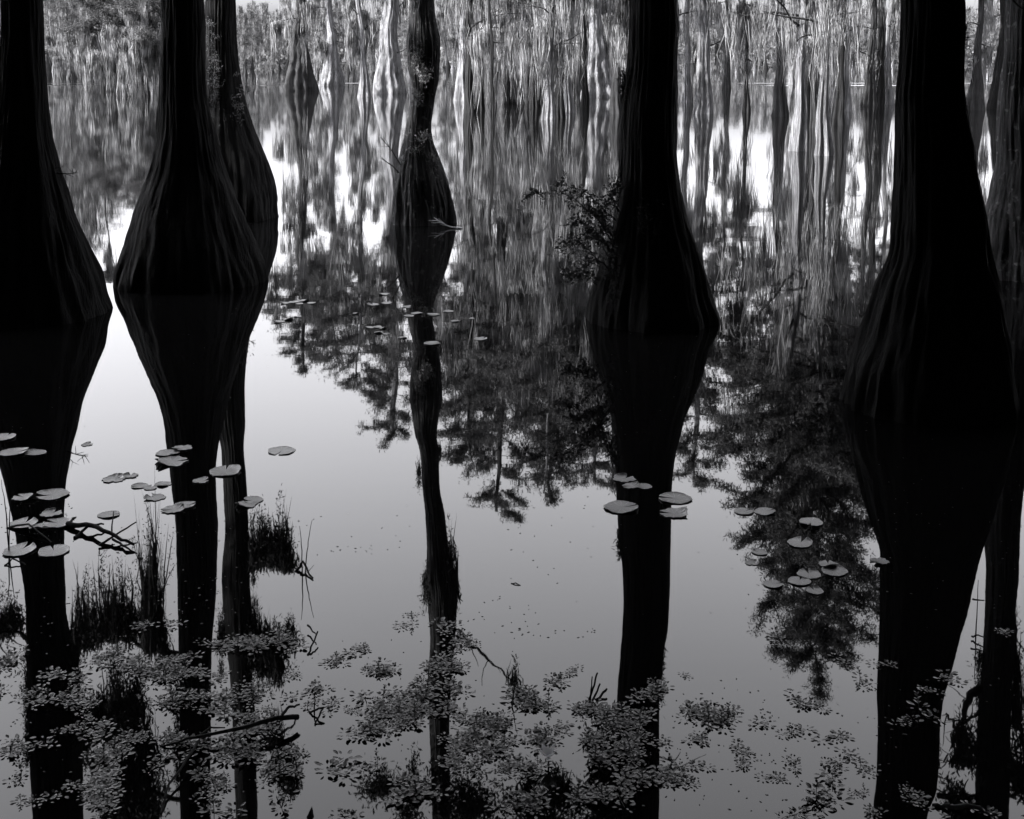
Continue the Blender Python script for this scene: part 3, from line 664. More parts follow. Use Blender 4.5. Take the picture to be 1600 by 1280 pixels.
SP = [slim_proto(201, 14, 1.1, 7, .6), slim_proto(202, 16, .9, 9, .45), slim_proto(203, 12, 1.4, 5, .75), slim_proto(204, 15, .7, 8, .5)]
SL = ['slim pale cypress draped in moss, in the second row of the swamp', 'tall thin dark-stemmed cypress in the second row of the swamp', 'short cypress with broad foot and heavy moss in the second row', 'thin stem hung with long moss in the second row of the swamp']
sused = set()
for (px, yw, k, s) in ((84, 112, 1, .9), (108, 111, 1, 1.35), (133, 113, 3, 1.45), (160, 112, 1, 1.25), (92, 112, 3, 1.25), (121, 112, 3, 1.7), (505, 120, 3, 1.0), (600, 118, 1, .9), (98, 117, 0, .8), (112, 123, 2, .7), (126, 115, 0, .9), (138, 128, 2, .6), (150, 120, 3, .75), (182, 124, 2, .75), (210, 132, 0, .55), (222, 120, 2, .85), (240, 126, 3, .7), (205, 114, 1, .95), (384, 118, 0, .45), (402, 128, 3, .35), (425, 113, 2, .5),
        (492, 118, 1, .45), (583, 121, 2, .45), (640, 120, 1, .6), (695, 120, 3, .6), (716, 130, 1, .7), (758, 126, 2, .8), (800, 124, 3, .8), (818, 136, 1, .9), (838, 128, 0, .9), (872, 124, 3, .8), (900, 134, 0, .8), (950, 130, 3, .8), 
        (1122, 114, 0, .4), (1150, 116, 3, .4), (1236, 132, 3, .8), (1280, 136, 0, .8), (1340, 114, 0, .4), (1534, 116, 3, .4)):
    p = W(px, yw); rz = rng.uniform(0, 6.28)
    if k in sused: copy_tree(SP[k], p, rz, s, SL[k], 'slim cypress trees of the second row')
    else:
        sused.add(k); o = SP[k]; o.location = p; o.rotation_euler = (0, 0, rz); o.scale = (s, s, s); o['label'] = SL[k]; o['group'] = 'slim cypress trees of the second row'
# undergrowth of the far wood: one mass nobody could count
mb = MB(); n = 42000
P = np.stack([rng.uniform(-150, 150, n), rng.uniform(214, 262, n), rng.uniform(0, 1, n)**1.6*7.5], 1)
keep = np.array([noise.noise(Vector((a*.12, b*.12, c*.25))) > -.12 for a, b, c in P]); leaves(mb, P[keep], 1.5, .7)
tag(mb.build('far_wood', 'leaf_far'), 'pale tangled undergrowth and trees massed behind the far shore', 'wood', kind='stuff')

# ------------------------------------------------------------------ the shaded wood round the viewpoint (it shades the near trunks)
pr = empty('shade_tree', (0, 0, 0), 'x', 'tree')
zz = np.linspace(-.5, 17, 30); rr = .5*(.6*(1-.7*np.clip(zz, 0, 17)/17)+.8*np.exp(-(np.clip(zz, 0, None)/1.2)**1.3))
mb = MB(); trunk_rings(mb, zz, .1*np.sin(zz*.5), .1*np.cos(zz*.4), rr, rr, np.full(len(zz), .12), 5, n=24, fine=.02, k=7); mb.build('trunk', 'bark_dark', pr, smooth=True)
crown_of(pr, 0, 0, 1.2, 17, 4.3, 46, .42, .26, 26, ('bark_dark', 'leaf_dark'), .35, 0.0, 8, .1, .6)
hc = empty('shade_tree', (0, 0, 0), 'x', 'tree'); tk = [c_ for c_ in pr.children if c_.name.startswith('trunk')][0].copy(); COL.objects.link(tk); tk.parent = hc
crown_of(hc, 0, 0, 6.5, 15, 4.6, 34, .42, .26, 26, ('bark_dark', 'leaf_dark'), .3, 0.0, 8, .1, .6)
spots = [(-10.5, 3), (-12.5, 8), (-17, 9.5), (-15.5, 1.5), (-18, 7.5), (-8.5, -3), (-1.5, -8.5), (5, -8), (10.5, -2), (11.5, 4), (14, 9), (18, 14), (-10, -8), (1, -12), (10, -9), (17.5, 3), (-24, 9)]
for i, (x, y) in enumerate(spots):
    lb = 'dense shade tree standing outside the picture beside the viewpoint'
    if i == 0: pr.location = (x, y, 0); pr['label'] = lb; pr['group'] = 'shade trees outside the picture'
    else: copy_tree(pr, (x, y, 0), i*1.7, rng.uniform(.9, 1.1), lb, 'shade trees outside the picture')
# canopy high over the viewpoint: trees whose boughs reach over
lb = 'high-crowned tree beside the viewpoint whose boughs shade the near water'
for i, (x, y) in enumerate([(-4.6, 3.6), (4.8, 3.8), (-3.2, -2.5), (3.4, -2.8), (-8.5, 6.5), (8.5, 7)]):
    if i == 0: hc.location = (x, y, 0); hc['label'] = lb; hc['group'] = 'high-crowned trees beside the viewpoint'
    else: copy_tree(hc, (x, y, 0), i*2.1, 1.0, lb, 'high-crowned trees beside the viewpoint')
print('far trees', cnt)

# ------------------------------------------------------------------ lily pads
def pad_mesh(seed, notch=0.22, curl=0.0, ragged=0.02):
    rs = random.Random(seed); n = 56; rings = (0.0, .25, .55, .8, .94, 1.0)
    a0 = notch; V = []; Fc = []
    ph = [rs.uniform(0, 6.28) for _ in range(4)]
    for rr in rings:
        for i in range(n+1):
            t = i/n; a = a0*(0.25+0.75*rr)+(2*math.pi-2*a0*(0.25+0.75*rr))*t
            e = 1+ragged*(math.sin(5*a+ph[0])+.7*math.sin(11*a+ph[1])+.5*math.sin(23*a+ph[2]))
            if ragged > .04: e -= max(0, math.sin(3*a+ph[3])-.75)*.5
            x, y = math.cos(a)*rr*e, math.sin(a)*rr*e
            z = 0.02*rr+.018*math.sin(3*a+ph[2])*rr*rr+curl*max(0, math.cos(a-ph[1]))**3*rr**4
            if rr == 1.0: z += .02
            V.append((x, y, z))
    m = n+1; nr = len(rings)
    for k in range(nr-1):
        for i in range(n): Fc.append((k*m+i, (k+1)*m+i, (k+1)*m+i+1, k*m+i+1))
    o = len(V); V += [(x, y, z-.035) for x, y, z in V]
    for k in range(nr-1):
        for i in range(n): Fc.append((o+k*m+i, o+k*m+i+1, o+(k+1)*m+i+1, o+(k+1)*m+i))
    k = nr-1
    for i in range(n): Fc.append((k*m+i, o+k*m+i, o+k*m+i+1, k*m+i+1))
    for k in range(nr-1):
        for i in (0, n): Fc.append((k*m+i, (k+1)*m+i, o+(k+1)*m+i, o+k*m+i))
    mb = MB(); mb.add(V, Fc); ob = mb.build('lily_pad', 'pad', smooth=True); return ob
PP = [pad_mesh(1, .10, .12, .03), pad_mesh(2, .24, .16, .03), pad_mesh(3, .16, .34, .05), pad_mesh(4, .3, .22, .07), pad_mesh(5, .12, .05, .025)]
pused = set()
def pad(px, py, wd, k, rot, label, group=None, tilt=(0, 0)):
    p = W(px, py); s = .5*wd/ppm(py)
    if k in pused: o = PP[k].copy(); COL.objects.link(o)
    else: o = PP[k]; pused.add(k)
    o.location = (p.x, p.y, .0015+rng.uniform(0, .002)); o.rotation_euler = (tilt[0]+rng.normal()*.012, tilt[1]+rng.normal()*.012, R(rot)); o.scale = (s, s*rng.uniform(.9, 1.05), s)
    for g_ in ('group',):
        if g_ in o: del o[g_]
    tag(o, label, 'lily pad', group or 'lily pads floating on the swamp water')
PADS = [
 (5, 684, 40, 4, 80, 'lily pad cut off by the left edge, highest one there'), (22, 707, 44, 1, 20, 'lily pad below the topmost one at the left edge, left of a pair'), (56, 708, 32, 0, 200, 'smaller lily pad right of a pair near the left edge'),
 (38, 778, 36, 2, 150, 'folded lily pad touching a larger one on the left trunk reflection'), (82, 774, 50, 1, 200, 'wide pointed lily pad across the left trunk reflection'), (136, 695, 18, 3, 40, 'tiny curled lily pad on bright water right of the left trunk'),
 (178, 749, 36, 3, 30, 'crumpled pad on bright water, larger of two touching, midway between the left trunks'), (204, 744, 22, 3, 100, 'small crumpled pad, smaller of two touching, midway between the left trunks'),
 (170, 805, 34, 4, 10, 'lone flat oval pad above the floating branch'), (80, 803, 32, 3, 60, 'bent pad above the big curled one, left side'), (36, 819, 42, 1, 75, 'notched pad left of the big curled one'), (62, 824, 32, 2, 80, 'pad half under the big curled one'),
 (92, 818, 50, 2, 160, 'big curled-up pad with a lifted shiny side, left'), (30, 861, 52, 1, 70, 'large notched pad lowest at the far left'), (84, 862, 50, 4, 115, 'large notched pad right of the lowest far left one'),
 (284, 701, 32, 3, 200, 'topmost pad of the group on the wide black trunk reflection'), (262, 709, 38, 1, 330, 'second pad down of the group on the wide black trunk reflection'), (268, 722, 50, 2, 20, 'widest wavy pad of the group on the wide black trunk reflection'),
 (352, 737, 52, 0, 95, 'large notched pad over the gap between two reflected stems'), (218, 760, 26, 4, 200, 'flat small pad left of three in a row beside the trunk reflection'), (235, 763, 20, 1, 80, 'smallest pad, middle of three in a row'), (255, 757, 26, 0, 330, 'narrow pad, right of three in a row'),
 (242, 778, 32, 3, 140, 'folded pad below three in a row'), (270, 797, 36, 2, 200, 'lower ragged pad of the pair at the left edge of the black reflection'), (289, 790, 34, 1, 20, 'upper ragged pad of the pair at the left edge of the black reflection'),
 (314, 752, 26, 3, 10, 'shrivelled pale leaf scrap inside the black reflection'), (396, 782, 30, 1, 200, 'upper pad of the pair at the right edge of the double reflection'), (385, 789, 34, 2, 30, 'lower pad of the pair at the right edge of the double reflection'),
 (440, 705, 42, 4, 260, 'lone round pad on bright open water right of the double reflection'),
 (975, 749, 34, 3, 50, 'ragged pad at the top left of the cluster on the straight trunk reflection'), (986, 760, 28, 2, 190, 'torn pad left half of the joined pair on the straight trunk reflection'), (1006, 761, 26, 4, 150, 'smooth pad right half of the joined pair on the straight trunk reflection'),
 (971, 794, 54, 0, 25, 'widest notched pad left of the straight trunk reflection'), (1055, 780, 52, 4, 165, 'wide pad right of the straight trunk reflection, upper of two'), (1053, 803, 44, 2, 170, 'pad right of the straight trunk reflection, lower of two'),
 (1162, 800, 30, 4, 40, 'thin-rimmed pad, left of a touching pair right of centre'), (1195, 800, 34, 0, 30, 'thin-rimmed pad, right of a touching pair right of centre'), (1267, 817, 40, 1, 250, 'notched pad alone in the dark leafy reflection, highest'),
 (1250, 849, 42, 1, 60, 'notched pad in the dark leafy reflection, second from top'), (1187, 864, 24, 4, 130, 'small dark pad at the left of the leafy reflection'), (1294, 883, 30, 2, 80, 'pad overlapped by a larger one in the dark leafy reflection'),
 (1304, 893, 40, 0, 130, 'largest pad in the dark leafy reflection'), (1264, 898, 36, 1, 90, 'heart-shaped pad overlapping another in the leafy reflection'), (1249, 909, 36, 4, 70, 'pad half under the heart-shaped one'),
 (1273, 924, 28, 1, 100, 'small heart-shaped pad, lowest in the leafy reflection'), (1175, 880, 22, 3, 10, 'faint small pad at the left rim of the leafy reflection'), (1208, 914, 30, 4, 20, 'grey pad low at the left of the leafy reflection'),
 (1374, 878, 30, 3, 200, 'dark curled pad on the left edge of the largest trunk reflection'),
 (675, 537, 26, 4, 20, 'bright far pad on the slim trunk reflection, lowest there'), (751, 530, 20, 1, 40, 'far pad alone right of the slim trunk reflection'), (651, 490, 18, 0, 10, 'far pad at the left rim of the slim trunk reflection'), (639, 494, 16, 4, 200, 'far pad just lower left of its twin by the slim trunk reflection'),
 (677, 492, 20, 1, 190, 'far pad at the right rim of the slim trunk reflection'), (636, 480, 14, 3, 0, 'small far pad upper left of the slim trunk reflection'),
]
for a in PADS: pad(*a)
for (x, y, wd) in ((436, 503, 18), (449, 499, 18), (465, 495, 12)): pad(x, y, wd, int(rng.integers(0, 5)), rng.uniform(0, 360), 'small far pad in the lower row beside the wide black trunk', 'lower row of small far pads')
for (x, y, wd) in ((446, 474, 16), (460, 472, 16), (474, 470, 18), (487, 474, 14), (468, 475, 12)): pad(x, y, wd, int(rng.integers(0, 5)), rng.uniform(0, 360), 'small far pad in the upper row beside the wide black trunk', 'upper row of small far pads')
for (x, y, wd) in ((600, 460, 18), (583, 476, 18), (604, 474, 16), (578, 512, 14), (590, 511, 14), (598, 513, 12), (592, 520, 14), (603, 522, 12), (629, 528, 14), (556, 490, 10)): pad(x, y, wd, int(rng.integers(0, 5)), rng.uniform(0, 360), 'small far pad scattered left of the slim trunk reflection', 'small far pads left of the slim trunk')
for (x, y, wd) in ((701, 487, 16), (711, 502, 14), (737, 498, 9)): pad(x, y, wd, int(rng.integers(0, 5)), rng.uniform(0, 360), 'small far pad scattered right of the slim trunk reflection', 'small far pads right of the slim trunk')

# ------------------------------------------------------------------ water primrose
def leaf_blade(mb, base, dirv, L, Wd, lift, seed):
    """an oval leaf with a fold, 3 x 6 grid"""
    d = np.array(dirv, float); d /= np.linalg.norm(d); side = np.cross(d, [0, 0, 1]); side /= np.linalg.norm(side)+1e-9; up = np.cross(side, d)
    V = []; prof = (0.04, .55, .92, 1.0, .72, .08)
    for i, pw in enumerate(prof):
        t = i/5; c = np.array(base)+d*L*t+up*(lift*t*t*L-0.18*L*max(0, t-.5)**2)
        for sgn in (-1, 0, 1): V.append(c+side*sgn*Wd*.5*pw+up*(abs(sgn)*Wd*.14*pw))
    f = [(i*3+j, i*3+j+1, i*3+j+4, i*3+j+3) for i in range(5) for j in range(2)]
    mb.add(V, f, 0)
def primrose(seed, nleaf, tall):
    rs = random.Random(seed); mb = MB()
    heads = [(0, 0, 0)] + [(rs.uniform(-.085, .085), rs.uniform(-.085, .085), 0) for _ in range(rs.choice([2, 3, 4]))]
    for hi, (hx, hy, _) in enumerate(heads):
        n = nleaf if hi == 0 else nleaf-3
        for i in range(n):
            a = i*2.4+rs.uniform(-.3, .3); t = i/n
            el = rs.uniform(-.15, .5)+.55*t*t; L = rs.uniform(.022, .040)*(1-.35*t); off = .012+.022*(1-t)
            leaf_blade(mb, (hx+math.cos(a)*off, hy+math.sin(a)*off, .004+.02*t+rs.uniform(0, .008)), (math.cos(a), math.sin(a), el), L, L*rs.uniform(.45, .68), rs.uniform(-.15, .2), seed)
        if hi: tube(mb, np.array([(0, 0, .004), (hx*.5, hy*.5, .006), (hx, hy, .008)]), [.0016]*3, 4, 1)
    if tall:
        H = rs.uniform(.06, .13); bx, by = rs.uniform(-.03, .03), rs.uniform(-.03, .03)
        tube(mb, np.array([(0, 0, 0), (bx*.3, by*.3, H*.5), (bx, by, H)]), [.002, .0018, .001], 4, 1)
        for i in range(9):
            a = i*2.4; t = .35+.65*i/9
            leaf_blade(mb, (bx*t, by*t, H*t), (math.cos(a), math.sin(a), .5+.6*t), .03*(1.1-.5*t), .014*(1.1-.4*t), 0, seed)
    return mb.build('water_primrose', ['prim_leaf', 'twig'])
PR = [primrose(11, 12, False), primrose(12, 10, False), primrose(13, 13, True), primrose(14, 9, False), primrose(15, 11, True), primrose(16, 12, False)]
prused = set(); npr = 0; prpos = []
def prim(px, py, sc, label, group, k=None):
    global npr
    if npr >= 300: return
    k = int(rng.integers(0, 6)) if k is None else k
    p = W(px, py)
    if k in prused: o = PR[k].copy(); COL.objects.link(o)
    else: o = PR[k]; prused.add(k)
    o.location = (p.x, p.y, 0.0); o.rotation_euler = (0, 0, rng.uniform(0, 6.28)); sc *= .56; o.scale = (sc, sc, sc*rng.uniform(.35, .8)); npr += 1
    tag(o, label, 'water plant', group)
MATS = {
 'leafy water primrose in the dense mat over the left trunk and double trunk reflections': [(250, 980, 28, 8, 2), (360, 1008, 45, 14, 7), (425, 1005, 38, 18, 7), (60, 1085, 60, 12, 5), (105, 1065, 20, 10, 2), (190, 1040, 50, 22, 7), (255, 1045, 60, 20, 9), (290, 1060, 50, 14, 6), (270, 1098, 25, 7, 3), (130, 1103, 20, 6, 3),
   (15, 1035, 16, 10, 3), (25, 1170, 22, 10, 3), (140, 1145, 35, 20, 5), (165, 1175, 30, 12, 4), (80, 1165, 12, 4, 1), (330, 1095, 45, 14, 5), (385, 1085, 25, 14, 3), (375, 1125, 40, 18, 5), (290, 1160, 60, 14, 6), (235, 1185, 25, 10, 2), (215, 1150, 16, 6, 2),
   (150, 1225, 40, 18, 5), (60, 1250, 30, 7, 2), (25, 1210, 14, 6, 1), (330, 1225, 28, 20, 4), (385, 1180, 40, 18, 5), (425, 1190, 22, 22, 3), (320, 1268, 20, 8, 2), (168, 1265, 18, 8, 2), (395, 1145, 30, 10, 3)],
 'leafy water primrose in the clumps crowding round the slim trunk reflection': [(705, 985, 20, 5, 2), (695, 1040, 35, 12, 6), (725, 1010, 22, 10, 3), (637, 1085, 32, 28, 8), (605, 1120, 28, 20, 6), (655, 1125, 22, 14, 3), (582, 1055, 22, 10, 3), (588, 1090, 18, 10, 2), (585, 1142, 25, 8, 3), (700, 1078, 14, 14, 2), (692, 1105, 20, 6, 2)],
 'leafy water primrose in the mats between the slim and straight trunk reflections': [(745, 1130, 45, 16, 6), (715, 1165, 26, 12, 4), (790, 1130, 22, 16, 3), (765, 1165, 45, 16, 5), (720, 1200, 30, 8, 3), (690, 1240, 50, 14, 4), (830, 1085, 22, 14, 4), (850, 1110, 28, 12, 4), (850, 1150, 26, 12, 3), (820, 1200, 30, 18, 4), (870, 1250, 40, 14, 4), (800, 1255, 20, 10, 2)],
 'leafy water primrose in the dense mat around the foot of the straight trunk reflection': [(925, 1112, 28, 10, 4), (985, 1125, 45, 14, 8), (1020, 1085, 16, 14, 3), (1000, 1165, 40, 18, 9), (960, 1190, 35, 12, 4), (915, 1155, 22, 16, 3), (1000, 1220, 30, 8, 3), (960, 1250, 35, 12, 4), (1055, 1215, 32, 10, 4)],
 'leafy water primrose in the loose mat right of the straight trunk reflection': [(1085, 1115, 30, 10, 4), (1120, 1120, 25, 8, 3), (1060, 1160, 16, 8, 2), (1105, 1160, 22, 14, 3), (1150, 1165, 20, 20, 3), (1115, 1195, 28, 14, 3), (1150, 1200, 25, 14, 3), (1180, 1180, 18, 14, 2), (1190, 1240, 16, 14, 2), (1110, 1258, 26, 10, 2), (1145, 1235, 18, 10, 2)],
 'leafy water primrose in the thick mat at the foot of the largest trunk reflection': [(1385, 1235, 32, 14, 5), (1430, 1245, 34, 14, 5), (1340, 1258, 25, 10, 2), (1400, 1265, 40, 8, 3)],
}
SINGLE = [
 (1210, 998, 1.1, 'primrose rosette under the tip of the leafy reflection'), (1319, 1036, 1.0, 'primrose rosette right of the leafy reflection tip'), (1344, 1060, 1.0, 'open primrose rosette on grey water left of the largest trunk reflection'),
 (1384, 1040, .9, 'primrose rosette on the left rim of the largest trunk reflection'), (1475, 1063, 1.1, 'primrose rosette on the right rim of the largest trunk reflection'), (1449, 1079, .8, 'small primrose rosette inside the largest trunk reflection, upper'),
 (1436, 1108, 1.3, 'round primrose rosette inside the black reflection of the largest trunk'), (1414, 1131, .8, 'small primrose rosette lowest inside the largest trunk reflection'), (1248, 1098, 1.1, 'long primrose rosette alone on grey water, left part'),
 (1270, 1100, 1.0, 'long primrose rosette alone on grey water, right part'), (1241, 1141, 1.0, 'primrose rosette below the long pair on grey water'), (1307, 1153, 1.1, 'dark primrose rosette alone left of the largest trunk reflection'),
 (1328, 1180, 1.0, 'primrose rosette upper end of the slanting row'), (1345, 1195, .9, 'primrose rosette lower end of the slanting row'), (1308, 1190, .8, 'small primrose rosette left of the slanting row'), (1242, 1200, .8, 'small primrose rosette on open grey water near the bottom'),
 (1300, 1218, 1.3, 'large primrose clump above the bottom edge right'), (1275, 1242, 1.4, 'largest upright primrose clump near the bottom right'), (1246, 1272, 1.0, 'primrose clump touching the bottom edge, right of centre'), (1211, 1216, .8, 'upright primrose sprig right of the loose mat'),
 (466, 1057, .7, 'tiny primrose rosette on open water, upper left of a ring'), (412, 1068, .7, 'tiny primrose rosette beside the double trunk reflection'), (492, 1074, 1.0, 'primrose rosette with an upright shoot on open water'), (453, 1090, .9, 'dark primrose rosette alone left of the shoot'),
 (520, 1102, 1.0, 'primrose sprig with tall stem below the shoot'), (480, 1104, .8, 'small primrose rosette left of the tall stem sprig'), (549, 1112, .6, 'tiny primrose rosette right of the tall stem sprig'), (417, 1108, .7, 'small primrose rosette right of the double trunk reflection'),
 (512, 1203, 1.5, 'star-shaped primrose clump alone on dark open water'), (471, 1178, .8, 'small primrose rosette left above the star-shaped clump'), (460, 1207, .8, 'primrose rosette left of the star-shaped clump'), (437, 1212, 1.0, 'primrose clump farther left of the star-shaped one'),
 (545, 1022, 1.1, 'primrose rosette at the top of the small arc on open water'), (570, 1016, .9, 'primrose rosette at the right of the small arc on open water'), (525, 1030, 1.0, 'primrose rosette at the lower left of the small arc'), (644, 976, .9, 'primrose rosette left of the slim trunk reflection, upper'),
 (642, 962, .7, 'small primrose scrap left of the slim trunk reflection, highest'), (877, 1067, 1.0, 'primrose rosette alone above the middle mats'), (893, 1050, .8, 'small dark primrose scrap above the middle mats'), (1072, 1056, .6, 'tiny dark scrap alone on grey water right of the straight reflection'),
 (1140, 1110, 1.1, 'dark primrose clump at the top right of the loose mat'), (1188, 1130, 1.0, 'dark primrose rosette alone right of the loose mat'), (1575, 988, .7, 'pale sprig on the reflection at the right edge'), (590, 1195, 1.0, 'primrose clump left of the slim trunk reflection near the bottom'),
 (636, 1222, 1.2, 'primrose clump low beside the slim trunk reflection'), (440, 1262, 1.2, 'primrose clump on the bottom edge left of centre'), (1540, 1272, 1.0, 'primrose rosette at the bottom edge far right'), (540, 1277, 1.0, 'primrose clump on the bottom edge below the star-shaped one'),
]
for (x, y, s_, lb) in SINGLE: prim(x, y, s_, lb, 'scattered water primroses')
for lb, regs in MATS.items():
    for (cx, cy, rx, ry, n) in regs:
        for _ in range(n):
            a = rng.uniform(0, 6.28); q = math.sqrt(rng.uniform(0, 1)); prim(cx+rx*q*math.cos(a), cy+ry*q*math.sin(a), rng.uniform(.8, 1.3), lb, lb.split('in the ')[1])
print('primroses', npr)
# the rest of the mats, past the first three hundred plants
mb = MB()
for o_ in PR[:1]: pass
srcs = []
for o_ in PR:
    me = o_.data; v = np.empty(len(me.vertices)*3, dtype=np.float32); me.vertices.foreach_get('co', v)
    q = np.empty(len(me.loops), dtype=np.int32); me.loops.foreach_get('vertex_index', q); mi = np.empty(len(me.polygons), dtype=np.int32); me.polygons.foreach_get('material_index', mi)
    srcs.append((v.reshape(-1, 3), q.reshape(-1, 4), mi))
for lb, regs in MATS.items():
    for (cx, cy, rx, ry, n) in regs:
        for _ in range(int(n*0.4)):
            a = rng.uniform(0, 6.28); q = math.sqrt(rng.uniform(0, 1)); p = W(cx+1.15*rx*q*math.cos(a), cy+1.15*ry*q*math.sin(a)); v, f, mi = srcs[int(rng.integers(0, 6))]
            th = rng.uniform(0, 6.28); c, s_ = math.cos(th), math.sin(th); sc = rng.uniform(.3, .55)
            vv = v@np.array([[c, s_, 0], [-s_, c, 0], [0, 0, rng.uniform(.3, .7)]])*sc+[p.x, p.y, 0]
            mb.add(vv, f, 0)
tag(mb.build('primrose_mat', 'prim_leaf'), 'smaller water primrose leaves filling the floating mats', 'water plants', kind='stuff')

# floating flecks: leaf bits, seeds, duckweed
mb = MB(); P = []
def flecks(cx, cy, rx, ry, n):
    for _ in range(n):
        p = W(cx+rng.uniform(-rx, rx), cy+rng.uniform(-ry, ry)); P.append((p.x, p.y, .0012))
for a in ((570, 860, 60, 6, 16), (560, 830, 90, 40, 14), (870, 990, 60, 8, 18), (860, 870, 80, 60, 12), (790, 960, 60, 30, 20), (300, 870, 120, 60, 40), (240, 930, 150, 30, 60), (640, 1040, 180, 60, 40), (1000, 850, 200, 120, 25), (1250, 950, 150, 200, 50),
          (1420, 1000, 60, 200, 30), (200, 1100, 220, 170, 160), (900, 1180, 320, 90, 160), (1150, 1150, 100, 80, 50), (300, 500, 120, 80, 26), (1030, 560, 90, 120, 50), (1450, 700, 100, 120, 30), (80, 560, 80, 120, 20), (60, 810, 60, 40, 50), (1300, 1180, 120, 80, 50), (1570, 900, 30, 200, 20)): flecks(*a)
for (x, y, z) in P:
    a = rng.uniform(0, 6.28); s_ = rng.uniform(.002, .006); d = np.array([math.cos(a), math.sin(a), 0])*s_; e = np.array([-math.sin(a), math.cos(a), 0])*s_*rng.uniform(.3, .8); c = np.array([x, y, z])
    top = np.array([c-d, c-e*.8+[0, 0, .0005], c+d, c+e*.8+[0, 0, .0005]]); bot = top-[0, 0, .0016]
    mb.add(np.concatenate([top, bot]), [(0, 1, 2, 3), (7, 6, 5, 4), (0, 4, 5, 1), (1, 5, 6, 2), (2, 6, 7, 3), (3, 7, 4, 0)])
tag(mb.build('floating_flecks', 'prim_leaf'), 'tiny leaf flecks and seeds sprinkled over the water', 'flecks', kind='stuff')

# ------------------------------------------------------------------ sticks and reeds in the water
def stick(name, polys, label, cat, mat='twig', group=None):
    """polys: list of ([(px, py, z)], r0, r1): pixel of the foot on the water and height above it"""
    x0, y0 = polys[0][0][0][:2]; b = W(x0, y0); mb = MB()
    for pts, ra, rb in polys:
        Q = np.array([(W(a, c).x, W(a, c).y, z) for a, c, z in pts]); n = max(6, 3*len(Q)); ts = np.linspace(0, len(Q)-1, n)
        q = np.stack([np.interp(ts, range(len(Q)), Q[:, k]) for k in range(3)], 1); q += rng.normal(size=q.shape)*ra*.35
        tube(mb, q, np.linspace(ra, rb, n), 6)
    o = mb.build(name, mat, origin=b, smooth=True); o.location = b; return tag(o, label, cat, group)
stick('floating_branch', [([(105, 822, .01), (140, 832, .03), (175, 845, .04), (208, 858, .01)], .014, .006), ([(115, 841, .0), (140, 830, .03), (164, 826, .02)], .008, .004), ([(155, 855, .01), (182, 845, .03), (213, 832, .05)], .006, .003), ([(178, 850, .02), (196, 858, .01), (214, 865, .0)], .006, .003), ([(175, 842, .03), (178, 825, .08)], .004, .002)],
      'forked dead branch floating on bright water left of the wide black trunk reflection', 'branch')
stick('reed_stem', [([(473, 897, -.05), (472, 897, .1), (470, 896, .21)], .0035, .001), ([(474, 896, -.05), (480, 892, .08), (484, 890, .15), (489, 889, .22)], .003, .001), ([(463, 893, 0), (474, 888, .03), (488, 905, 0)], .006, .004)], 'thin bent reed stems crossing their own reflection, right of the double trunk reflection', 'reed')
stick('reed_stem', [([(15, 862, -.03), (12, 858, .16), (6, 850, .30)], .004, .001), ([(13, 862, -.03), (17, 860, .15), (20, 858, .24)], .0035, .001)], 'upright brown reed stems among the pads at the far left', 'reed')
stick('reed_stem', [([(10, 825, 0), (45, 828, .03), (80, 848, .0)], .006, .003), ([(8, 884, .0), (20, 880, .02), (40, 883, 0)], .004, .003)], 'fallen reed lying flat among the pads at the far left', 'reed')
stick('dead_stick', [([(250, 1168, .0), (300, 1162, .02), (370, 1158, .04), (430, 1146, .05), (466, 1134, .03)], .003, .009), ([(440, 1143, .05), (452, 1132, .06), (468, 1125, .05)], .006, .003), ([(310, 1160, .02), (330, 1150, .03), (352, 1146, .02)], .004, .002)], 'long dead stick lying across the primrose mat on the left', 'stick')
stick('dead_stick', [([(252, 1272, .0), (262, 1240, .02), (290, 1205, .03), (312, 1176, .04)], .003, .005), ([(300, 1192, .03), (296, 1184, .05)], .003, .001)], 'thin curved stick rising from the bottom edge on the left', 'stick')
stick('dead_stick', [([(482, 1023, .0), (490, 1012, .02), (496, 1000, .03)], .004, .003), ([(482, 985, .02), (494, 1000, .02)], .004, .002)], 'short crossed sticks floating above the ring of tiny rosettes', 'stick')
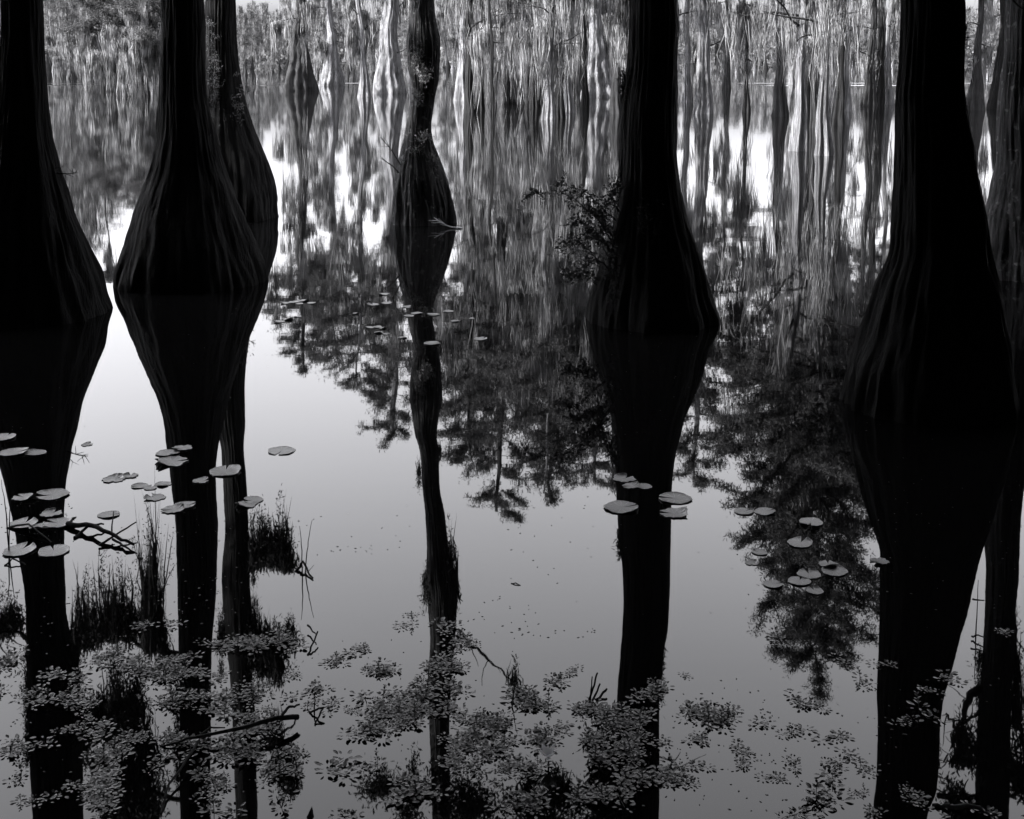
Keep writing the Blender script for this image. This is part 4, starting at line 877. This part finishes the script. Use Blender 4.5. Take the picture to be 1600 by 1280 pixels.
stick('dead_stick', [([(483, 1114, .0), (505, 1118, .03), (492, 1132, .0)], .004, .003), ([(492, 1132, -.02), (493, 1132, .0)], .003, .002), ([(491, 1114, .0), (492, 1112, .05)], .003, .002)], 'bent hook-shaped twig on open water below the tall stem sprig', 'stick')
stick('dead_stick', [([(920, 1096, .0), (928, 1092, .05), (932, 1090, .09)], .004, .003), ([(926, 1096, .0), (938, 1090, .05)], .004, .003), ([(932, 1094, .0), (948, 1084, .02)], .005, .004), ([(922, 1095, 0), (925, 1092, .08)], .003, .002)], 'bundle of short cut sticks left of the straight trunk reflection', 'stick')
stick('dead_stick', [([(1480, 1262, .0), (1520, 1270, .02), (1560, 1275, .0)], .008, .005), ([(1455, 1258, .0), (1482, 1264, .01)], .006, .006)], 'rough stick lying right of the mat at the foot of the largest trunk reflection', 'stick')
stick('reed_stem', [([(1524, 995, -.02), (1525, 990, .06), (1526, 985, .2)], .003, .001), ([(1518, 975, .1), (1528, 976, .1), (1537, 978, .1)], .004, .002), ([(1518, 998, .01), (1528, 1000, .02), (1538, 1004, .02)], .004, .002)], 'upright leafy reed on the bright strip near the right edge', 'reed')
stick('reed_stem', [([(665, 1088, 0), (668, 1078, .02), (671, 1060, .06)], .003, .0015), ([(655, 1098, 0), (667, 1088, .01)], .003, .002)], 'forked twig standing at the left rim of the slim trunk reflection', 'reed')
stick('dead_stick', [([(800, 1105, .0), (803, 1098, .05), (808, 1096, .12)], .003, .001), ([(799, 912, 0), (806, 913, .004), (812, 915, 0)], .003, .002)], 'thin twig with a loose scrap between the slim and straight reflections', 'stick')

# white torn blossom
b = W(857, 1196); fl = empty('water_flower', b, 'small white ragged blossom on the mat, bottom centre', 'flower')
mb = MB()
for i in range(11):
    a = i*.57+rng.uniform(-.15, .15); leaf_blade(mb, (math.cos(a)*.004, math.sin(a)*.004, .028), (math.cos(a), math.sin(a), rng.uniform(.15, 1.3)), rng.uniform(.03, .045), .017, .2, 1)
mb.build('petal', 'petal', fl)
mb = MB(); tube(mb, np.array([(0, 0, -.02), (0, 0, .0), (0, 0, .03)]), [.003]*3, 6); mb.build('stem', 'twig', fl)
